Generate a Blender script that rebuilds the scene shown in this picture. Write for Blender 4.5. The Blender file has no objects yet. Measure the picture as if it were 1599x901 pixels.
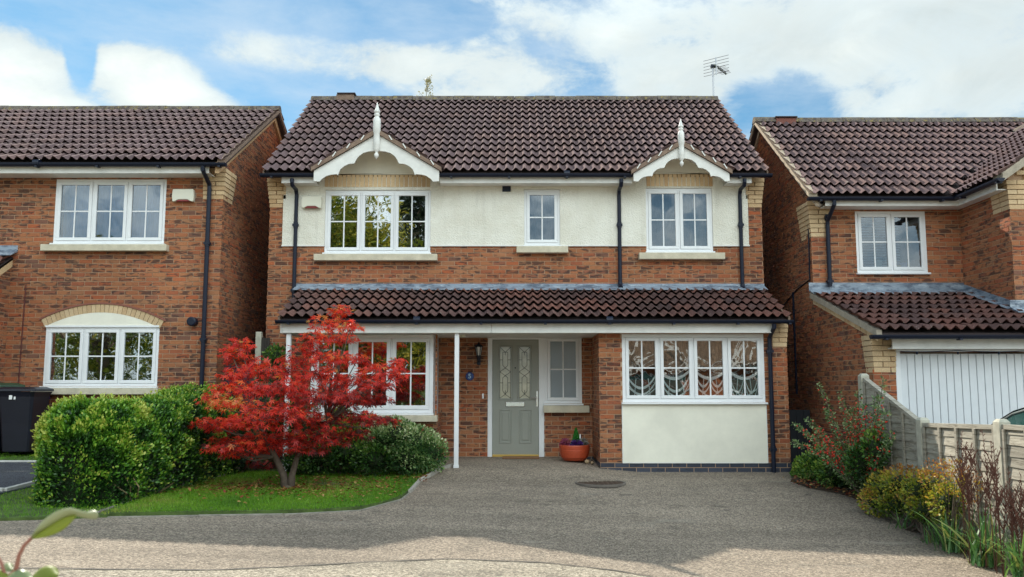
import bpy, bmesh, math, random
import numpy as np
from mathutils import Vector, Matrix
random.seed(5); RG = np.random.default_rng(11)
sc = bpy.context.scene
# ------------------------------------------------------------------ camera
F, CX, CY, TH, EYE = 1300.0, 800.0, 465.0, math.radians(6.2), 1.2
cam_d = bpy.data.cameras.new('camera'); cam = bpy.data.objects.new('camera', cam_d)
sc.collection.objects.link(cam); sc.camera = cam
cam.location = (0, 0, EYE); cam.rotation_euler = (math.pi/2 + TH, 0, 0)
cam_d.sensor_width = 36; cam_d.lens = F/1599*36; cam_d.shift_y = 14.5/1599
cam_d.clip_start = 0.05; cam_d.clip_end = 3000
cam_d.dof.use_dof = True; cam_d.dof.focus_distance = 13.0; cam_d.dof.aperture_fstop = 9
# ------------------------------------------------------------------ light
SUN_EL, SUN_AZ = math.radians(40), math.radians(-31)      # azimuth from +Y, negative = to the left
sd = bpy.data.lights.new('sun', 'SUN'); sun = bpy.data.objects.new('sun', sd); sc.collection.objects.link(sun)
sd.energy = 4.0; sd.angle = math.radians(0.55); sd.color = (1.0, 0.93, 0.80)
sdir = Vector((math.sin(SUN_AZ)*math.cos(SUN_EL), math.cos(SUN_AZ)*math.cos(SUN_EL), math.sin(SUN_EL)))
sun.rotation_euler = sdir.to_track_quat('Z', 'Y').to_euler(); sun.location = sdir*40
sc.view_settings.view_transform = 'Standard'; sc.view_settings.look = 'None'
sc.view_settings.exposure = 0.68; sc.view_settings.gamma = 1.0

def at(px, py, Y):
    """world X, Z of what stands at depth Y behind a place in the photograph (surveying helper)"""
    x = (px-CX)/F; v = -(py-CY)/F
    dy = math.cos(TH)-v*math.sin(TH); dz = math.sin(TH)+v*math.cos(TH)
    t = Y/dy
    return x*t, EYE+dz*t
def aX(px, py, Y): return at(px, py, Y)[0]
def aZ(py, Y): return at(800, py, Y)[1]

# ------------------------------------------------------------------ node helpers
def nd(nt, typ, **kw):
    n = nt.nodes.new(typ)
    for k, v in kw.items():
        if k in n.inputs: n.inputs[k].default_value = v
        else: setattr(n, k, v)
    return n
def ramp(nt, stops, fac=None, interp='LINEAR'):
    n = nt.nodes.new('ShaderNodeValToRGB'); cr = n.color_ramp; cr.interpolation = interp
    while len(cr.elements) < len(stops): cr.elements.new(0.5)
    for e, (p, c) in zip(cr.elements, stops):
        e.position = p; e.color = (c, c, c, 1) if not hasattr(c, '__len__') else (*c[:3], 1)
    if fac is not None: nt.links.new(fac, n.inputs[0])
    return n.outputs[0]
def mixc(nt, a, b, fac, mode='MIX'):
    n = nt.nodes.new('ShaderNodeMix'); n.data_type = 'RGBA'; n.blend_type = mode
    for s, v in ((0, fac), (6, a), (7, b)):
        if hasattr(v, 'links') or isinstance(v, bpy.types.NodeSocket): nt.links.new(v, n.inputs[s])
        elif s == 0: n.inputs[0].default_value = v
        else: n.inputs[s].default_value = (*v[:3], 1)
    return n.outputs[2]
def vmath(nt, op, a, b=None):
    n = nt.nodes.new('ShaderNodeVectorMath'); n.operation = op
    for i, v in enumerate((a, b)):
        if v is None: continue
        if isinstance(v, bpy.types.NodeSocket): nt.links.new(v, n.inputs[i])
        else: n.inputs[i].default_value = v
    return n
def fmath(nt, op, a, b=None, clamp=False):
    n = nt.nodes.new('ShaderNodeMath'); n.operation = op; n.use_clamp = clamp
    for i, v in enumerate((a, b)):
        if v is None: continue
        if isinstance(v, bpy.types.NodeSocket): nt.links.new(v, n.inputs[i])
        else: n.inputs[i].default_value = v
    return n.outputs[0]
def noise(nt, vec, scale, detail=3, rough=0.55, dist=0.0):
    n = nd(nt, 'ShaderNodeTexNoise', Scale=scale, Detail=detail, Roughness=rough, Distortion=dist)
    if vec is not None: nt.links.new(vec, n.inputs['Vector'])
    return n.outputs[0]
def pos(nt, scale=(1, 1, 1)):
    g = nt.nodes.new('ShaderNodeNewGeometry')
    return vmath(nt, 'MULTIPLY', g.outputs['Position'], scale).outputs[0]
def attr(nt, name='rnd'):
    n = nt.nodes.new('ShaderNodeAttribute'); n.attribute_name = name
    return n.outputs['Fac']

# ------------------------------------------------------------------ sky
w = bpy.data.worlds.new("World"); sc.world = w; w.use_nodes = True
nt = w.node_tree; nt.nodes.clear()
out = nt.nodes.new('ShaderNodeOutputWorld'); bg = nt.nodes.new('ShaderNodeBackground'); bg.inputs[1].default_value = 0.12
nt.links.new(bg.outputs[0], out.inputs[0])
sky = nt.nodes.new('ShaderNodeTexSky'); sky.sky_type = 'NISHITA'; sky.sun_disc = False
sky.sun_elevation = SUN_EL; sky.sun_rotation = SUN_AZ; sky.altitude = 50; sky.air_density = 1.0; sky.dust_density = 0.15; sky.ozone_density = 2.0
tc = nt.nodes.new('ShaderNodeTexCoord'); D = tc.outputs['Generated']
Dw = vmath(nt, 'ADD', vmath(nt, 'MULTIPLY', D, (1.0, 1.0, 1.7)).outputs[0], (3.1, 1.7, 0.4)).outputs[0]
n0 = noise(nt, Dw, 2.1, 2, 0.5)
n1 = noise(nt, Dw, 5.0, 10, 0.64, 0.35)
n2 = noise(nt, Dw, 15.0, 8, 0.68, 0.3)
dens = fmath(nt, 'ADD', fmath(nt, 'MULTIPLY', n1, 0.74), fmath(nt, 'MULTIPLY', n2, 0.42))
def blob(px, py, rx, ry, amt):
    global dens
    v = Vector(((px-CX)/F, math.cos(TH)+(py-CY)/F*math.sin(TH), math.sin(TH)-(py-CY)/F*math.cos(TH))).normalized()
    d = vmath(nt, 'MULTIPLY', vmath(nt, 'SUBTRACT', D, v).outputs[0], (F/rx, F/rx, F/ry)).outputs[0]
    ln = nt.nodes.new('ShaderNodeVectorMath'); ln.operation = 'LENGTH'; nt.links.new(d, ln.inputs[0])
    m = nd(nt, 'ShaderNodeMapRange'); m.interpolation_type = 'SMOOTHERSTEP'
    nt.links.new(ln.outputs['Value'], m.inputs[0])
    for i, x in enumerate((0.25, 1.25, amt, 0.0)): m.inputs[i+1].default_value = x
    dens = fmath(nt, 'ADD', dens, m.outputs[0])
blob(15, 125, 105, 72, .34); blob(222, 118, 88, 52, .34); blob(300, 165, 100, 34, .26); blob(60, 175, 200, 34, .2)
blob(350, 62, 130, 34, .12); blob(520, 86, 210, 40, .20); blob(700, 118, 180, 60, .15)
blob(1120, 70, 330, 110, .20); blob(1480, 50, 280, 110, .20); blob(900, 30, 130, 50, .10); blob(1540, 150, 160, 60, .12); blob(1080,120,120,50,.10)
blob(1225, 150, 90, 50, -.17); blob(1390, 120, 60, 30, -.08); blob(160, 16, 260, 50, -.18); blob(128, 90, 22, 62, -.32); blob(500, 18, 240, 34, -.16); blob(690, 28, 110, 34, -.18); blob(400, 140, 80, 40, -.1)
# unseen cloud cover added away from the sun to fill the shaded front
sdot = vmath(nt, 'DOT_PRODUCT', D, tuple(sdir)).outputs['Value']
cov = nd(nt, 'ShaderNodeMapRange'); cov.interpolation_type = 'SMOOTHSTEP'; nt.links.new(sdot, cov.inputs[0])
for i, x in enumerate((0.65, -0.1, 0.0, 0.16)): cov.inputs[i+1].default_value = x
dens = fmath(nt, 'ADD', dens, cov.outputs[0])
mask = nd(nt, 'ShaderNodeMapRange'); mask.interpolation_type = 'SMOOTHSTEP'; nt.links.new(dens, mask.inputs[0])
for i, x in enumerate((0.58, 0.79, 0.0, 1.0)): mask.inputs[i+1].default_value = x
thick = nd(nt, 'ShaderNodeMapRange'); nt.links.new(dens, thick.inputs[0])
for i, x in enumerate((0.70, 1.15, 0.0, 1.0)): thick.inputs[i+1].default_value = x
# thick parts of the backlit clouds on the right are greyer
sx = nt.nodes.new('ShaderNodeSeparateXYZ'); nt.links.new(D, sx.inputs[0])
right = nd(nt, 'ShaderNodeMapRange'); right.interpolation_type = 'SMOOTHSTEP'; nt.links.new(sx.outputs[0], right.inputs[0])
for i, x in enumerate((-0.25, 0.25, 0.0, 1.0)): right.inputs[i+1].default_value = x
greyf = fmath(nt, 'MULTIPLY', right.outputs[0], ramp(nt, [(0.34, 0.1), (0.62, 1.0)], noise(nt, Dw, 5.2, 7, 0.6, 0.6)))
ccol = mixc(nt, (6.0, 6.05, 6.0), (3.3, 3.55, 3.7), greyf)
ccol = mixc(nt, (4.0, 4.5, 5.0), ccol, thick.outputs[0])
shade = ramp(nt, [(.42, 0), (.66, .55)], noise(nt, vmath(nt, 'ADD', Dw, (.03, .02, -.05)).outputs[0], 7.5, 8, .62, .7))
ccol = mixc(nt, ccol, (3.9, 4.15, 4.35), shade)
# these unseen clouds are brightened to light the shaded facade
lit = nd(nt, 'ShaderNodeMapRange'); lit.interpolation_type = 'SMOOTHSTEP'; nt.links.new(sdot, lit.inputs[0])
for i, x in enumerate((0.55, -0.25, 1.0, 3.2)): lit.inputs[i+1].default_value = x
# brightest overhead, dimmed towards the horizon to keep window reflections low
zen = nd(nt, 'ShaderNodeMapRange'); nt.links.new(sx.outputs[2], zen.inputs[0])
for i, x in enumerate((0.1, 0.75, 0.42, 1.75)): zen.inputs[i+1].default_value = x
zf = fmath(nt, 'MAXIMUM', fmath(nt, 'MULTIPLY', lit.outputs[0], zen.outputs[0]), 1.0)
ccol = vmath(nt, 'SCALE', ccol); nt.links.new(zf, ccol.inputs['Scale']); ccol = mixc(nt, ccol.outputs[0], (.985, 1.015, .955), 1.0, 'MULTIPLY')
skyc = mixc(nt, sky.outputs[0], (.43, .62, .62), 1.0, 'MULTIPLY')
veil = ramp(nt, [(.36, 0), (.68, .65)], noise(nt, vmath(nt, 'MULTIPLY', Dw, (1.0, 1.0, 1.8)).outputs[0], 3.8, 8, .62, .15))
skyc = mixc(nt, skyc, (3.7, 4.4, 5.0), veil)
nt.links.new(mixc(nt, skyc, ccol, mask.outputs[0]), bg.inputs[0])

# ------------------------------------------------------------------ materials
MATS = {}
def mat(name, col=(.5, .5, .5), rough=.6, metal=0.0, spec=.5, var=.0, vscale=6, bump=0.0, bscale=60, coat=0.0):
    if name in MATS: return MATS[name]
    m = bpy.data.materials.new(name); m.use_nodes = True; nt = m.node_tree
    b = nt.nodes['Principled BSDF']; b.inputs['Base Color'].default_value = (*col, 1)
    b.inputs['Roughness'].default_value = rough; b.inputs['Metallic'].default_value = metal
    b.inputs['Specular IOR Level'].default_value = spec; b.inputs['Coat Weight'].default_value = coat
    if var:
        f = ramp(nt, [(.3, 0), (.7, 1)], noise(nt, pos(nt), vscale, 5, .65))
        lo = tuple(c*(1-var) for c in col); hi = tuple(min(1, c*(1+var*.5)) for c in col)
        nt.links.new(mixc(nt, lo, hi, f), b.inputs['Base Color'])
    if bump:
        bp = nd(nt, 'ShaderNodeBump', Strength=bump, Distance=.01)
        nt.links.new(noise(nt, pos(nt), bscale, 4, .6), bp.inputs['Height']); nt.links.new(bp.outputs[0], b.inputs['Normal'])
    MATS[name] = m
    return m
def bsdf(m): return m.node_tree.nodes['Principled BSDF']

upvc = mat('white_upvc', (.80, .81, .82), .28, var=.05, vscale=3)
white_paint = mat('white_paint', (.78, .77, .73), .5, var=.12, vscale=5, bump=.15, bscale=30)
stone = mat('cast_stone', (.60, .54, .41), .85, var=.22, vscale=7, bump=.4, bscale=120)
black_pl = mat('black_plastic', (.009, .013, .028), .40, spec=.3)
mortar = mat('mortar', (.47, .31, .20), .95, var=.15, vscale=9, bump=.5, bscale=200)
mortar_b = mat('plinth_mortar', (.40, .37, .33), .95, var=.2)
cream_smooth = mat('cream_smooth', (.82, .79, .67), .8, var=.12, vscale=1.7, bump=.12, bscale=90)
dark_in = mat('interior_dark', (.06, .055, .05), .9)
white_cloth = mat('white_cloth', (.8, .8, .78), .9)
chrome = mat('chrome', (.75, .75, .76), .18, 1.0)
brass = mat('brass', (.62, .42, .13), .35, .9)
conc = mat('post_concrete', (.50, .48, .39), .9, var=.25, vscale=8, bump=.4, bscale=140)
def cream_rough():
    m = mat('roughcast_render', (.75, .73, .64), .92); nt = m.node_tree; b = bsdf(m)
    f = noise(nt, pos(nt), 1.6, 5, .6)
    nt.links.new(mixc(nt, (.72, .69, .59), (.82, .80, .71), ramp(nt, [(.35, 0), (.6, 1)], f)), b.inputs['Base Color'])
    st = ramp(nt, [(.52, 0), (.72, 1)], noise(nt, pos(nt, (9, 9, .8)), 1.0, 4, .6)); old = b.inputs['Base Color'].links[0].from_socket
    nt.links.new(mixc(nt, old, (.50, .48, .41), fmath(nt, 'MULTIPLY', st, .28)), b.inputs['Base Color'])
    v = nd(nt, 'ShaderNodeTexVoronoi', Scale=46); nt.links.new(pos(nt), v.inputs['Vector'])
    h = fmath(nt, 'ADD', fmath(nt, 'MULTIPLY', v.outputs[0], .8), noise(nt, pos(nt), 22, 4, .6))
    bp = nd(nt, 'ShaderNodeBump', Strength=.6, Distance=.014); nt.links.new(h, bp.inputs['Height']); nt.links.new(bp.outputs[0], b.inputs['Normal'])
    return m
roughcast = cream_rough()
def brickmat(name, stops, dark, darkamt, tint=(1, 1, 1)):
    m = mat(name, (.3, .1, .05), .9); nt = m.node_tree; b = bsdf(m); r = attr(nt)
    col = ramp(nt, stops, r)
    off = vmath(nt, 'ADD', pos(nt, (7, 7, 22)), None); c = nt.nodes.new('ShaderNodeCombineXYZ')
    nt.links.new(fmath(nt, 'MULTIPLY', r, 57.0), c.inputs[0]); nt.links.new(c.outputs[0], off.inputs[1])
    n = noise(nt, off.outputs[0], 1.0, 4, .6, .4)
    amt = fmath(nt, 'ADD', n, fmath(nt, 'MULTIPLY', fmath(nt, 'FRACT', fmath(nt, 'MULTIPLY', r, 13.7)), .16))
    f = ramp(nt, [(darkamt, 0), (darkamt+.07, 1)], amt)
    col = mixc(nt, col, dark, fmath(nt, 'MULTIPLY', f, .82))
    big = ramp(nt, [(.35, .80), (.65, 1.12)], noise(nt, pos(nt), .9, 3, .5))
    col = mixc(nt, col, big, 1.0, 'MULTIPLY')
    fine = ramp(nt, [(.3, .8), (.7, 1.15)], noise(nt, pos(nt), 60, 4, .7))
    col = mixc(nt, col, fine, 1.0, 'MULTIPLY')
    nt.links.new(col, b.inputs['Base Color'])
    bp = nd(nt, 'ShaderNodeBump', Strength=.5, Distance=.006); nt.links.new(noise(nt, pos(nt), 90, 4, .7), bp.inputs['Height']); nt.links.new(bp.outputs[0], b.inputs['Normal'])
    return m
red_brick = brickmat('red_brick', [(0, (.36, .125, .052)), (.25, (.39, .155, .066)), (.5, (.33, .105, .045)), (.65, (.37, .17, .082)), (.85, (.40, .105, .038)), (.95, (.26, .10, .055)), (1, (.15, .078, .055))], (.055, .03, .025), .61)
buff_brick = brickmat('buff_brick', [(0, (.62, .44, .25)), (.5, (.68, .50, .30)), (1, (.56, .37, .20))], (.4, .27, .14), .80)
blue_brick = brickmat('blue_brick', [(0, (.03, .04, .065)), (.5, (.05, .06, .09)), (1, (.025, .03, .05))], (.02, .02, .03), .7)
bsdf(blue_brick).inputs['Roughness'].default_value = .45
def tilemat(name, a, b_, c_, worn=.45):
    m = mat(name, a, .95, spec=.15); nt = m.node_tree; b = bsdf(m); r = attr(nt)
    col = ramp(nt, [(0, a), (.5, b_), (1, c_)], r)
    lich = ramp(nt, [(.60, 0), (.68, 1)], noise(nt, pos(nt), 12, 5, .7))
    col = mixc(nt, col, (.30, .29, .24), fmath(nt, 'MULTIPLY', lich, worn))
    moss = ramp(nt, [(.63, 0), (.7, 1)], noise(nt, pos(nt), 5, 5, .7))
    col = mixc(nt, col, (.05, .04, .035), fmath(nt, 'MULTIPLY', moss, .6))
    spots = ramp(nt, [(.70, 0), (.74, 1)], noise(nt, pos(nt), 26, 3, .5)); col = mixc(nt, col, (.50, .47, .38), fmath(nt, 'MULTIPLY', spots, .8))
    col = mixc(nt, col, ramp(nt, [(.3, .82), (.7, 1.15)], noise(nt, pos(nt), 1.1, 4, .6)), 1.0, 'MULTIPLY')
    nt.links.new(mixc(nt, col, ramp(nt, [(.3, .75), (.7, 1.2)], noise(nt, pos(nt), 40, 4, .7)), 1.0, 'MULTIPLY'), b.inputs['Base Color'])
    bp = nd(nt, 'ShaderNodeBump', Strength=.5, Distance=.008); nt.links.new(noise(nt, pos(nt), 80, 4, .7), bp.inputs['Height']); nt.links.new(bp.outputs[0], b.inputs['Normal'])
    return m
tile_m = tilemat('roof_tile', (.155, .106, .106), (.185, .126, .126), (.20, .128, .118))
tile_low = tilemat('low_roof_tile', (.11, .068, .065), (.165, .092, .08), (.23, .105, .082))
def ridgemat():
    m = mat('ridge_tile', (.2, .15, .13), .9); nt = m.node_tree; b = bsdf(m)
    f = ramp(nt, [(.42, 0), (.55, 1)], noise(nt, pos(nt), 9, 5, .7)); g = ramp(nt, [(.55, 0), (.62, 1)], noise(nt, pos(nt, (1, 1.1, .9)), 14, 5, .7))
    c = mixc(nt, (.09, .068, .06), (.17, .14, .115), f)
    nt.links.new(mixc(nt, c, (.32, .24, .06), fmath(nt, 'MULTIPLY', g, .7)), b.inputs['Base Color'])
    bp = nd(nt, 'ShaderNodeBump', Strength=.8, Distance=.02); nt.links.new(noise(nt, pos(nt), 30, 5, .7), bp.inputs['Height']); nt.links.new(bp.outputs[0], b.inputs['Normal'])
    return m
ridge_m = ridgemat()
def leadmat():
    m = mat('lead_flashing', (.16, .2, .25), .55); nt = m.node_tree; b = bsdf(m)
    f = ramp(nt, [(.42, 0), (.52, 1)], noise(nt, pos(nt, (2.5, 2.5, 9)), 1.6, 6, .7))
    g = ramp(nt, [(.55, 0), (.62, 1)], noise(nt, pos(nt, (4, 4, 14)), 1.3, 6, .7))
    c = mixc(nt, (.10, .125, .17), (.25, .30, .36), f)
    nt.links.new(mixc(nt, c, (.42, .47, .52), fmath(nt, 'MULTIPLY', g, .8)), b.inputs['Base Color'])
    return m
lead = leadmat()
def glassmat(name, fac=.42, tint=(.8, .85, .85), wob=.0, wscale=2.2):
    m = bpy.data.materials.new(name); m.use_nodes = True; nt = m.node_tree; nt.nodes.clear()
    o = nt.nodes.new('ShaderNodeOutputMaterial'); mx = nt.nodes.new('ShaderNodeMixShader'); t = nt.nodes.new('ShaderNodeBsdfTransparent'); g = nt.nodes.new('ShaderNodeBsdfGlossy')
    t.inputs[0].default_value = (*tint, 1); g.inputs['Roughness'].default_value = .01; g.inputs[0].default_value = (.95, .97, 1, 1)
    fr = nd(nt, 'ShaderNodeFresnel', IOR=1.5)
    nt.links.new(fmath(nt, 'ADD', fr.outputs[0], fac, True), mx.inputs[0])
    nt.links.new(t.outputs[0], mx.inputs[1]); nt.links.new(g.outputs[0], mx.inputs[2]); nt.links.new(mx.outputs[0], o.inputs[0])
    if wob:
        bp = nd(nt, 'ShaderNodeBump', Strength=wob, Distance=.02); nt.links.new(noise(nt, pos(nt), wscale, 2, .5, .6), bp.inputs['Height'])
        nt.links.new(bp.outputs[0], g.inputs['Normal'])
    MATS[name] = m
    return m
glass = glassmat('window_glass', .30, wob=.10)
glass_sky = glassmat('coated_window_glass', .09, (.6, .66, .7), wob=.05)
glass_wav = glassmat('rippled_window_glass', .09, (.95, .96, .96), wob=.16, wscale=3.2)
frost = mat('frosted_glass', (.20, .25, .28), .22, spec=.9, var=.08, vscale=2)
# ------------------------------------------------------------------ mesh and object helpers
COL = sc.collection
WP = {}                                              # world position of every parent (parents are never rotated)
def place(o, parent, wpos=(0, 0, 0)):
    COL.objects.link(o)
    wpos = Vector(wpos)
    if parent is not None:
        o.parent = parent; o.location = wpos-WP[parent.name]
    else: o.location = wpos
    WP[o.name] = wpos
    return o
def tag(o, label=None, cat=None, group=None, kind=None):
    if label: o['label'] = label
    if cat: o['category'] = cat
    if group: o['group'] = group
    if kind: o['kind'] = kind
    return o
def empty(name, loc, label, cat, group=None):
    o = bpy.data.objects.new(name, None); o.empty_display_size = .2
    place(o, None, loc); return tag(o, label, cat, group)
class MB:
    def __init__(s): s.v = []; s.f = []; s.m = []; s.r = []; s.cur = 0; s.cr = 0.5
    def face(s, idx): s.f.append(idx); s.m.append(s.cur); s.r.append(s.cr)
    def add(s, vs, fs):
        b = len(s.v); s.v += [tuple(v) for v in vs]
        for f in fs: s.face([b+i for i in f])
    def box(s, x0, x1, y0, y1, z0, z1):
        s.add([(x, y, z) for z in (z0, z1) for y in (y0, y1) for x in (x0, x1)],
              [(0, 2, 3, 1), (4, 5, 7, 6), (0, 1, 5, 4), (2, 6, 7, 3), (0, 4, 6, 2), (1, 3, 7, 5)])
        return s
    def obox(s, c, u, v, n, a, b, d):
        """box centred c with half sizes a,b,d on axes u,v,n"""
        c, u, v, n = map(Vector, (c, u, v, n))
        s.add([c+u*a*i+v*b*j+n*d*k for k in (-1, 1) for j in (-1, 1) for i in (-1, 1)],
              [(0, 2, 3, 1), (4, 5, 7, 6), (0, 1, 5, 4), (2, 6, 7, 3), (0, 4, 6, 2), (1, 3, 7, 5)])
        return s
    def prism(s, pts, y0, y1, axis='y'):
        """pts: 2-D outline; extruded along axis"""
        k = len(pts)
        def P(a, b, c): return (a, c, b) if axis == 'y' else ((c, a, b) if axis == 'x' else (a, b, c))
        s.add([P(a, b, y0) for a, b in pts]+[P(a, b, y1) for a, b in pts],
              [tuple(range(k)), tuple(range(2*k-1, k-1, -1))]+[(i, i+k, (i+1) % k+k, (i+1) % k) for i in range(k)])
        return s
    def lathe(s, c, prof, n=16, axis=2):
        c = Vector(c); b = len(s.v)
        for z, r in prof:
            for i in range(n):
                a = 2*math.pi*i/n; p = [0, 0, 0]; p[axis] = z; p[(axis+1) % 3] = r*math.cos(a); p[(axis+2) % 3] = r*math.sin(a)
                s.v.append(tuple(c+Vector(p)))
        for j in range(len(prof)-1):
            for i in range(n): s.face([b+j*n+i, b+j*n+(i+1) % n, b+(j+1)*n+(i+1) % n, b+(j+1)*n+i])
        s.face([b+i for i in range(n)][::-1]); s.face([b+(len(prof)-1)*n+i for i in range(n)])
        return s
    def tube(s, path, r, n=8, caps=True):
        P = [Vector(p) for p in path]; R = r if hasattr(r, '__len__') else [r]*len(P); b = len(s.v)
        up = None
        for i, p in enumerate(P):
            t = (P[min(i+1, len(P)-1)]-P[max(i-1, 0)]).normalized()
            if up is None: up = Vector((0, 0, 1)) if abs(t.z) < .9 else Vector((0, 1, 0))
            a = t.cross(up).normalized(); up = a.cross(t).normalized()
            for k in range(n):
                th = 2*math.pi*k/n; s.v.append(tuple(p+(a*math.cos(th)+up*math.sin(th))*R[i]))
        for j in range(len(P)-1):
            for i in range(n): s.face([b+j*n+i, b+j*n+(i+1) % n, b+(j+1)*n+(i+1) % n, b+(j+1)*n+i])
        if caps: s.face([b+i for i in range(n)][::-1]); s.face([b+(len(P)-1)*n+i for i in range(n)])
        return s
    def mesh(s, name, mats, smooth=False):
        me = bpy.data.meshes.new(name); me.from_pydata(s.v, [], s.f)
        for m in (mats if isinstance(mats, (list, tuple)) else [mats]): me.materials.append(m)
        me.polygons.foreach_set('material_index', s.m)
        if len(set(s.r)) > 1 or s.cr != .5:
            a = me.attributes.new('rnd', 'FLOAT', 'FACE'); a.data.foreach_set('value', s.r)
        if smooth: me.polygons.foreach_set('use_smooth', [True]*len(s.f))
        me.update(); return me
    def build(s, name, mats, parent, smooth=False, bevel=0, fix=True, origin=None):
        me = s.mesh(name, mats, smooth)
        if fix:
            bm = bmesh.new(); bm.from_mesh(me); bmesh.ops.recalc_face_normals(bm, faces=bm.faces); bm.to_mesh(me); bm.free()
        w0 = Vector((0, 0, 0))
        if origin is not None: w0 = Vector(origin); me.transform(Matrix.Translation(-w0))
        o = bpy.data.objects.new(name, me); place(o, parent, w0)
        if bevel:
            md = o.modifiers.new('bevel', 'BEVEL'); md.width = bevel; md.segments = 2; md.limit_method = 'ANGLE'
        return o
def boxo(name, b, m, parent, bevel=0): return MB().box(*b).build(name, m, parent, bevel=bevel)

def score(p, n, area):
    """how large a piece shows in the photograph"""
    v = Vector(p)-Vector((0, 0, EYE)); d = v.length
    dc = v.y*math.cos(TH)+v.z*math.sin(TH); X = v.x/dc*F+CX; Y = CY-(v.z*math.cos(TH)-v.y*math.sin(TH))/dc*F
    if X < -5 or X > 1604 or Y < -5 or Y > 905: return -1
    return area*max(0, -Vector(n).dot(v)/d)/d/d

# ------------------------------------------------------------------ bricks
BR = {}; VAR = 24
def brick_mesh(w, h, k, m, d=.007):
    w = round(w, 3); h = round(h, 3); key = (w, h, k, m.name)
    if key not in BR:
        b = MB(); b.cr = (k+.5)/VAR
        x, z = w/2, h/2
        b.add([(-x, 0, -z), (x, 0, -z), (x, 0, z), (-x, 0, z), (-x, -d, -z), (x, -d, -z), (x, -d, z), (-x, -d, z)],
              [(4, 5, 6, 7), (0, 1, 5, 4), (1, 2, 6, 5), (2, 3, 7, 6), (3, 0, 4, 7)])
        BR[key] = b.mesh('brick', m)
    return BR[key]
class Bricks:
    """collects the bricks of a house; the 300 showing largest become objects, the rest one mesh"""
    def __init__(s): s.L = []
    def add(s, c, u, n, w, h, m, wall, hide=False):
        s.L.append((score(c, n, w*h) if not hide else -1, Vector(c), Vector(u), Vector(n), w, h, m, wall, random.randrange(VAR)))
    def finish(s, house, limit=300):
        s.L.sort(key=lambda t: -t[0])
        k = 0; rest = MB()
        mats = []
        for sc_, c, u, n, w, h, m, wall, r in s.L:
            d = .006+random.uniform(-.002, .003)
            if m.name == 'red_brick' and k < limit and sc_ > 0:
                k += 1
                o = bpy.data.objects.new('brick', brick_mesh(w, h, r, m, round(d, 3)))
                o.parent = wall; o.location = c-WP[wall.name]
                o.rotation_euler = (random.uniform(-.006, .006), random.uniform(-.004, .004), math.atan2(u.y, u.x))
                COL.objects.link(o)
            elif m.name != 'red_brick' and sc_ > 0:
                o = bpy.data.objects.new({'buff_brick': 'buff_brick', 'blue_brick': 'plinth_brick'}[m.name], brick_mesh(w, h, r, m, round(d, 3)))
                o.parent = wall; o.location = c-WP[wall.name]; o.rotation_euler = (0, 0, math.atan2(u.y, u.x)); COL.objects.link(o)
            else:
                if m not in mats: mats.append(m)
                rest.cur = mats.index(m); rest.cr = (r+.5)/VAR
                z = Vector((0, 0, 1)); a = u*w/2; b = z*h/2; f = n*d
                rest.add([c-a-b, c+a-b, c+a+b, c-a+b, c-a-b+f, c+a-b+f, c+a+b+f, c-a+b+f], [(4, 5, 6, 7), (0, 1, 5, 4), (1, 2, 6, 5), (2, 3, 7, 6), (3, 0, 4, 7)])
        if rest.v:
            o = rest.build('bricks', mats, house, fix=False); tag(o, kind='stuff')
def sub_rect(r, o):
    """rectangle minus rectangle -> rectangles"""
    a0, a1, b0, b1 = r; c0, c1, d0, d1 = o[:4]
    if c1 <= a0 or c0 >= a1 or d1 <= b0 or d0 >= b1: return [r]
    out = []
    if c0 > a0: out.append((a0, c0, b0, b1))
    if c1 < a1: out.append((c1, a1, b0, b1))
    m0, m1 = max(a0, c0), min(a1, c1)
    if d0 > b0: out.append((m0, m1, b0, d0))
    if d1 < b1: out.append((m0, m1, d1, b1))
    return out
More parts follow.
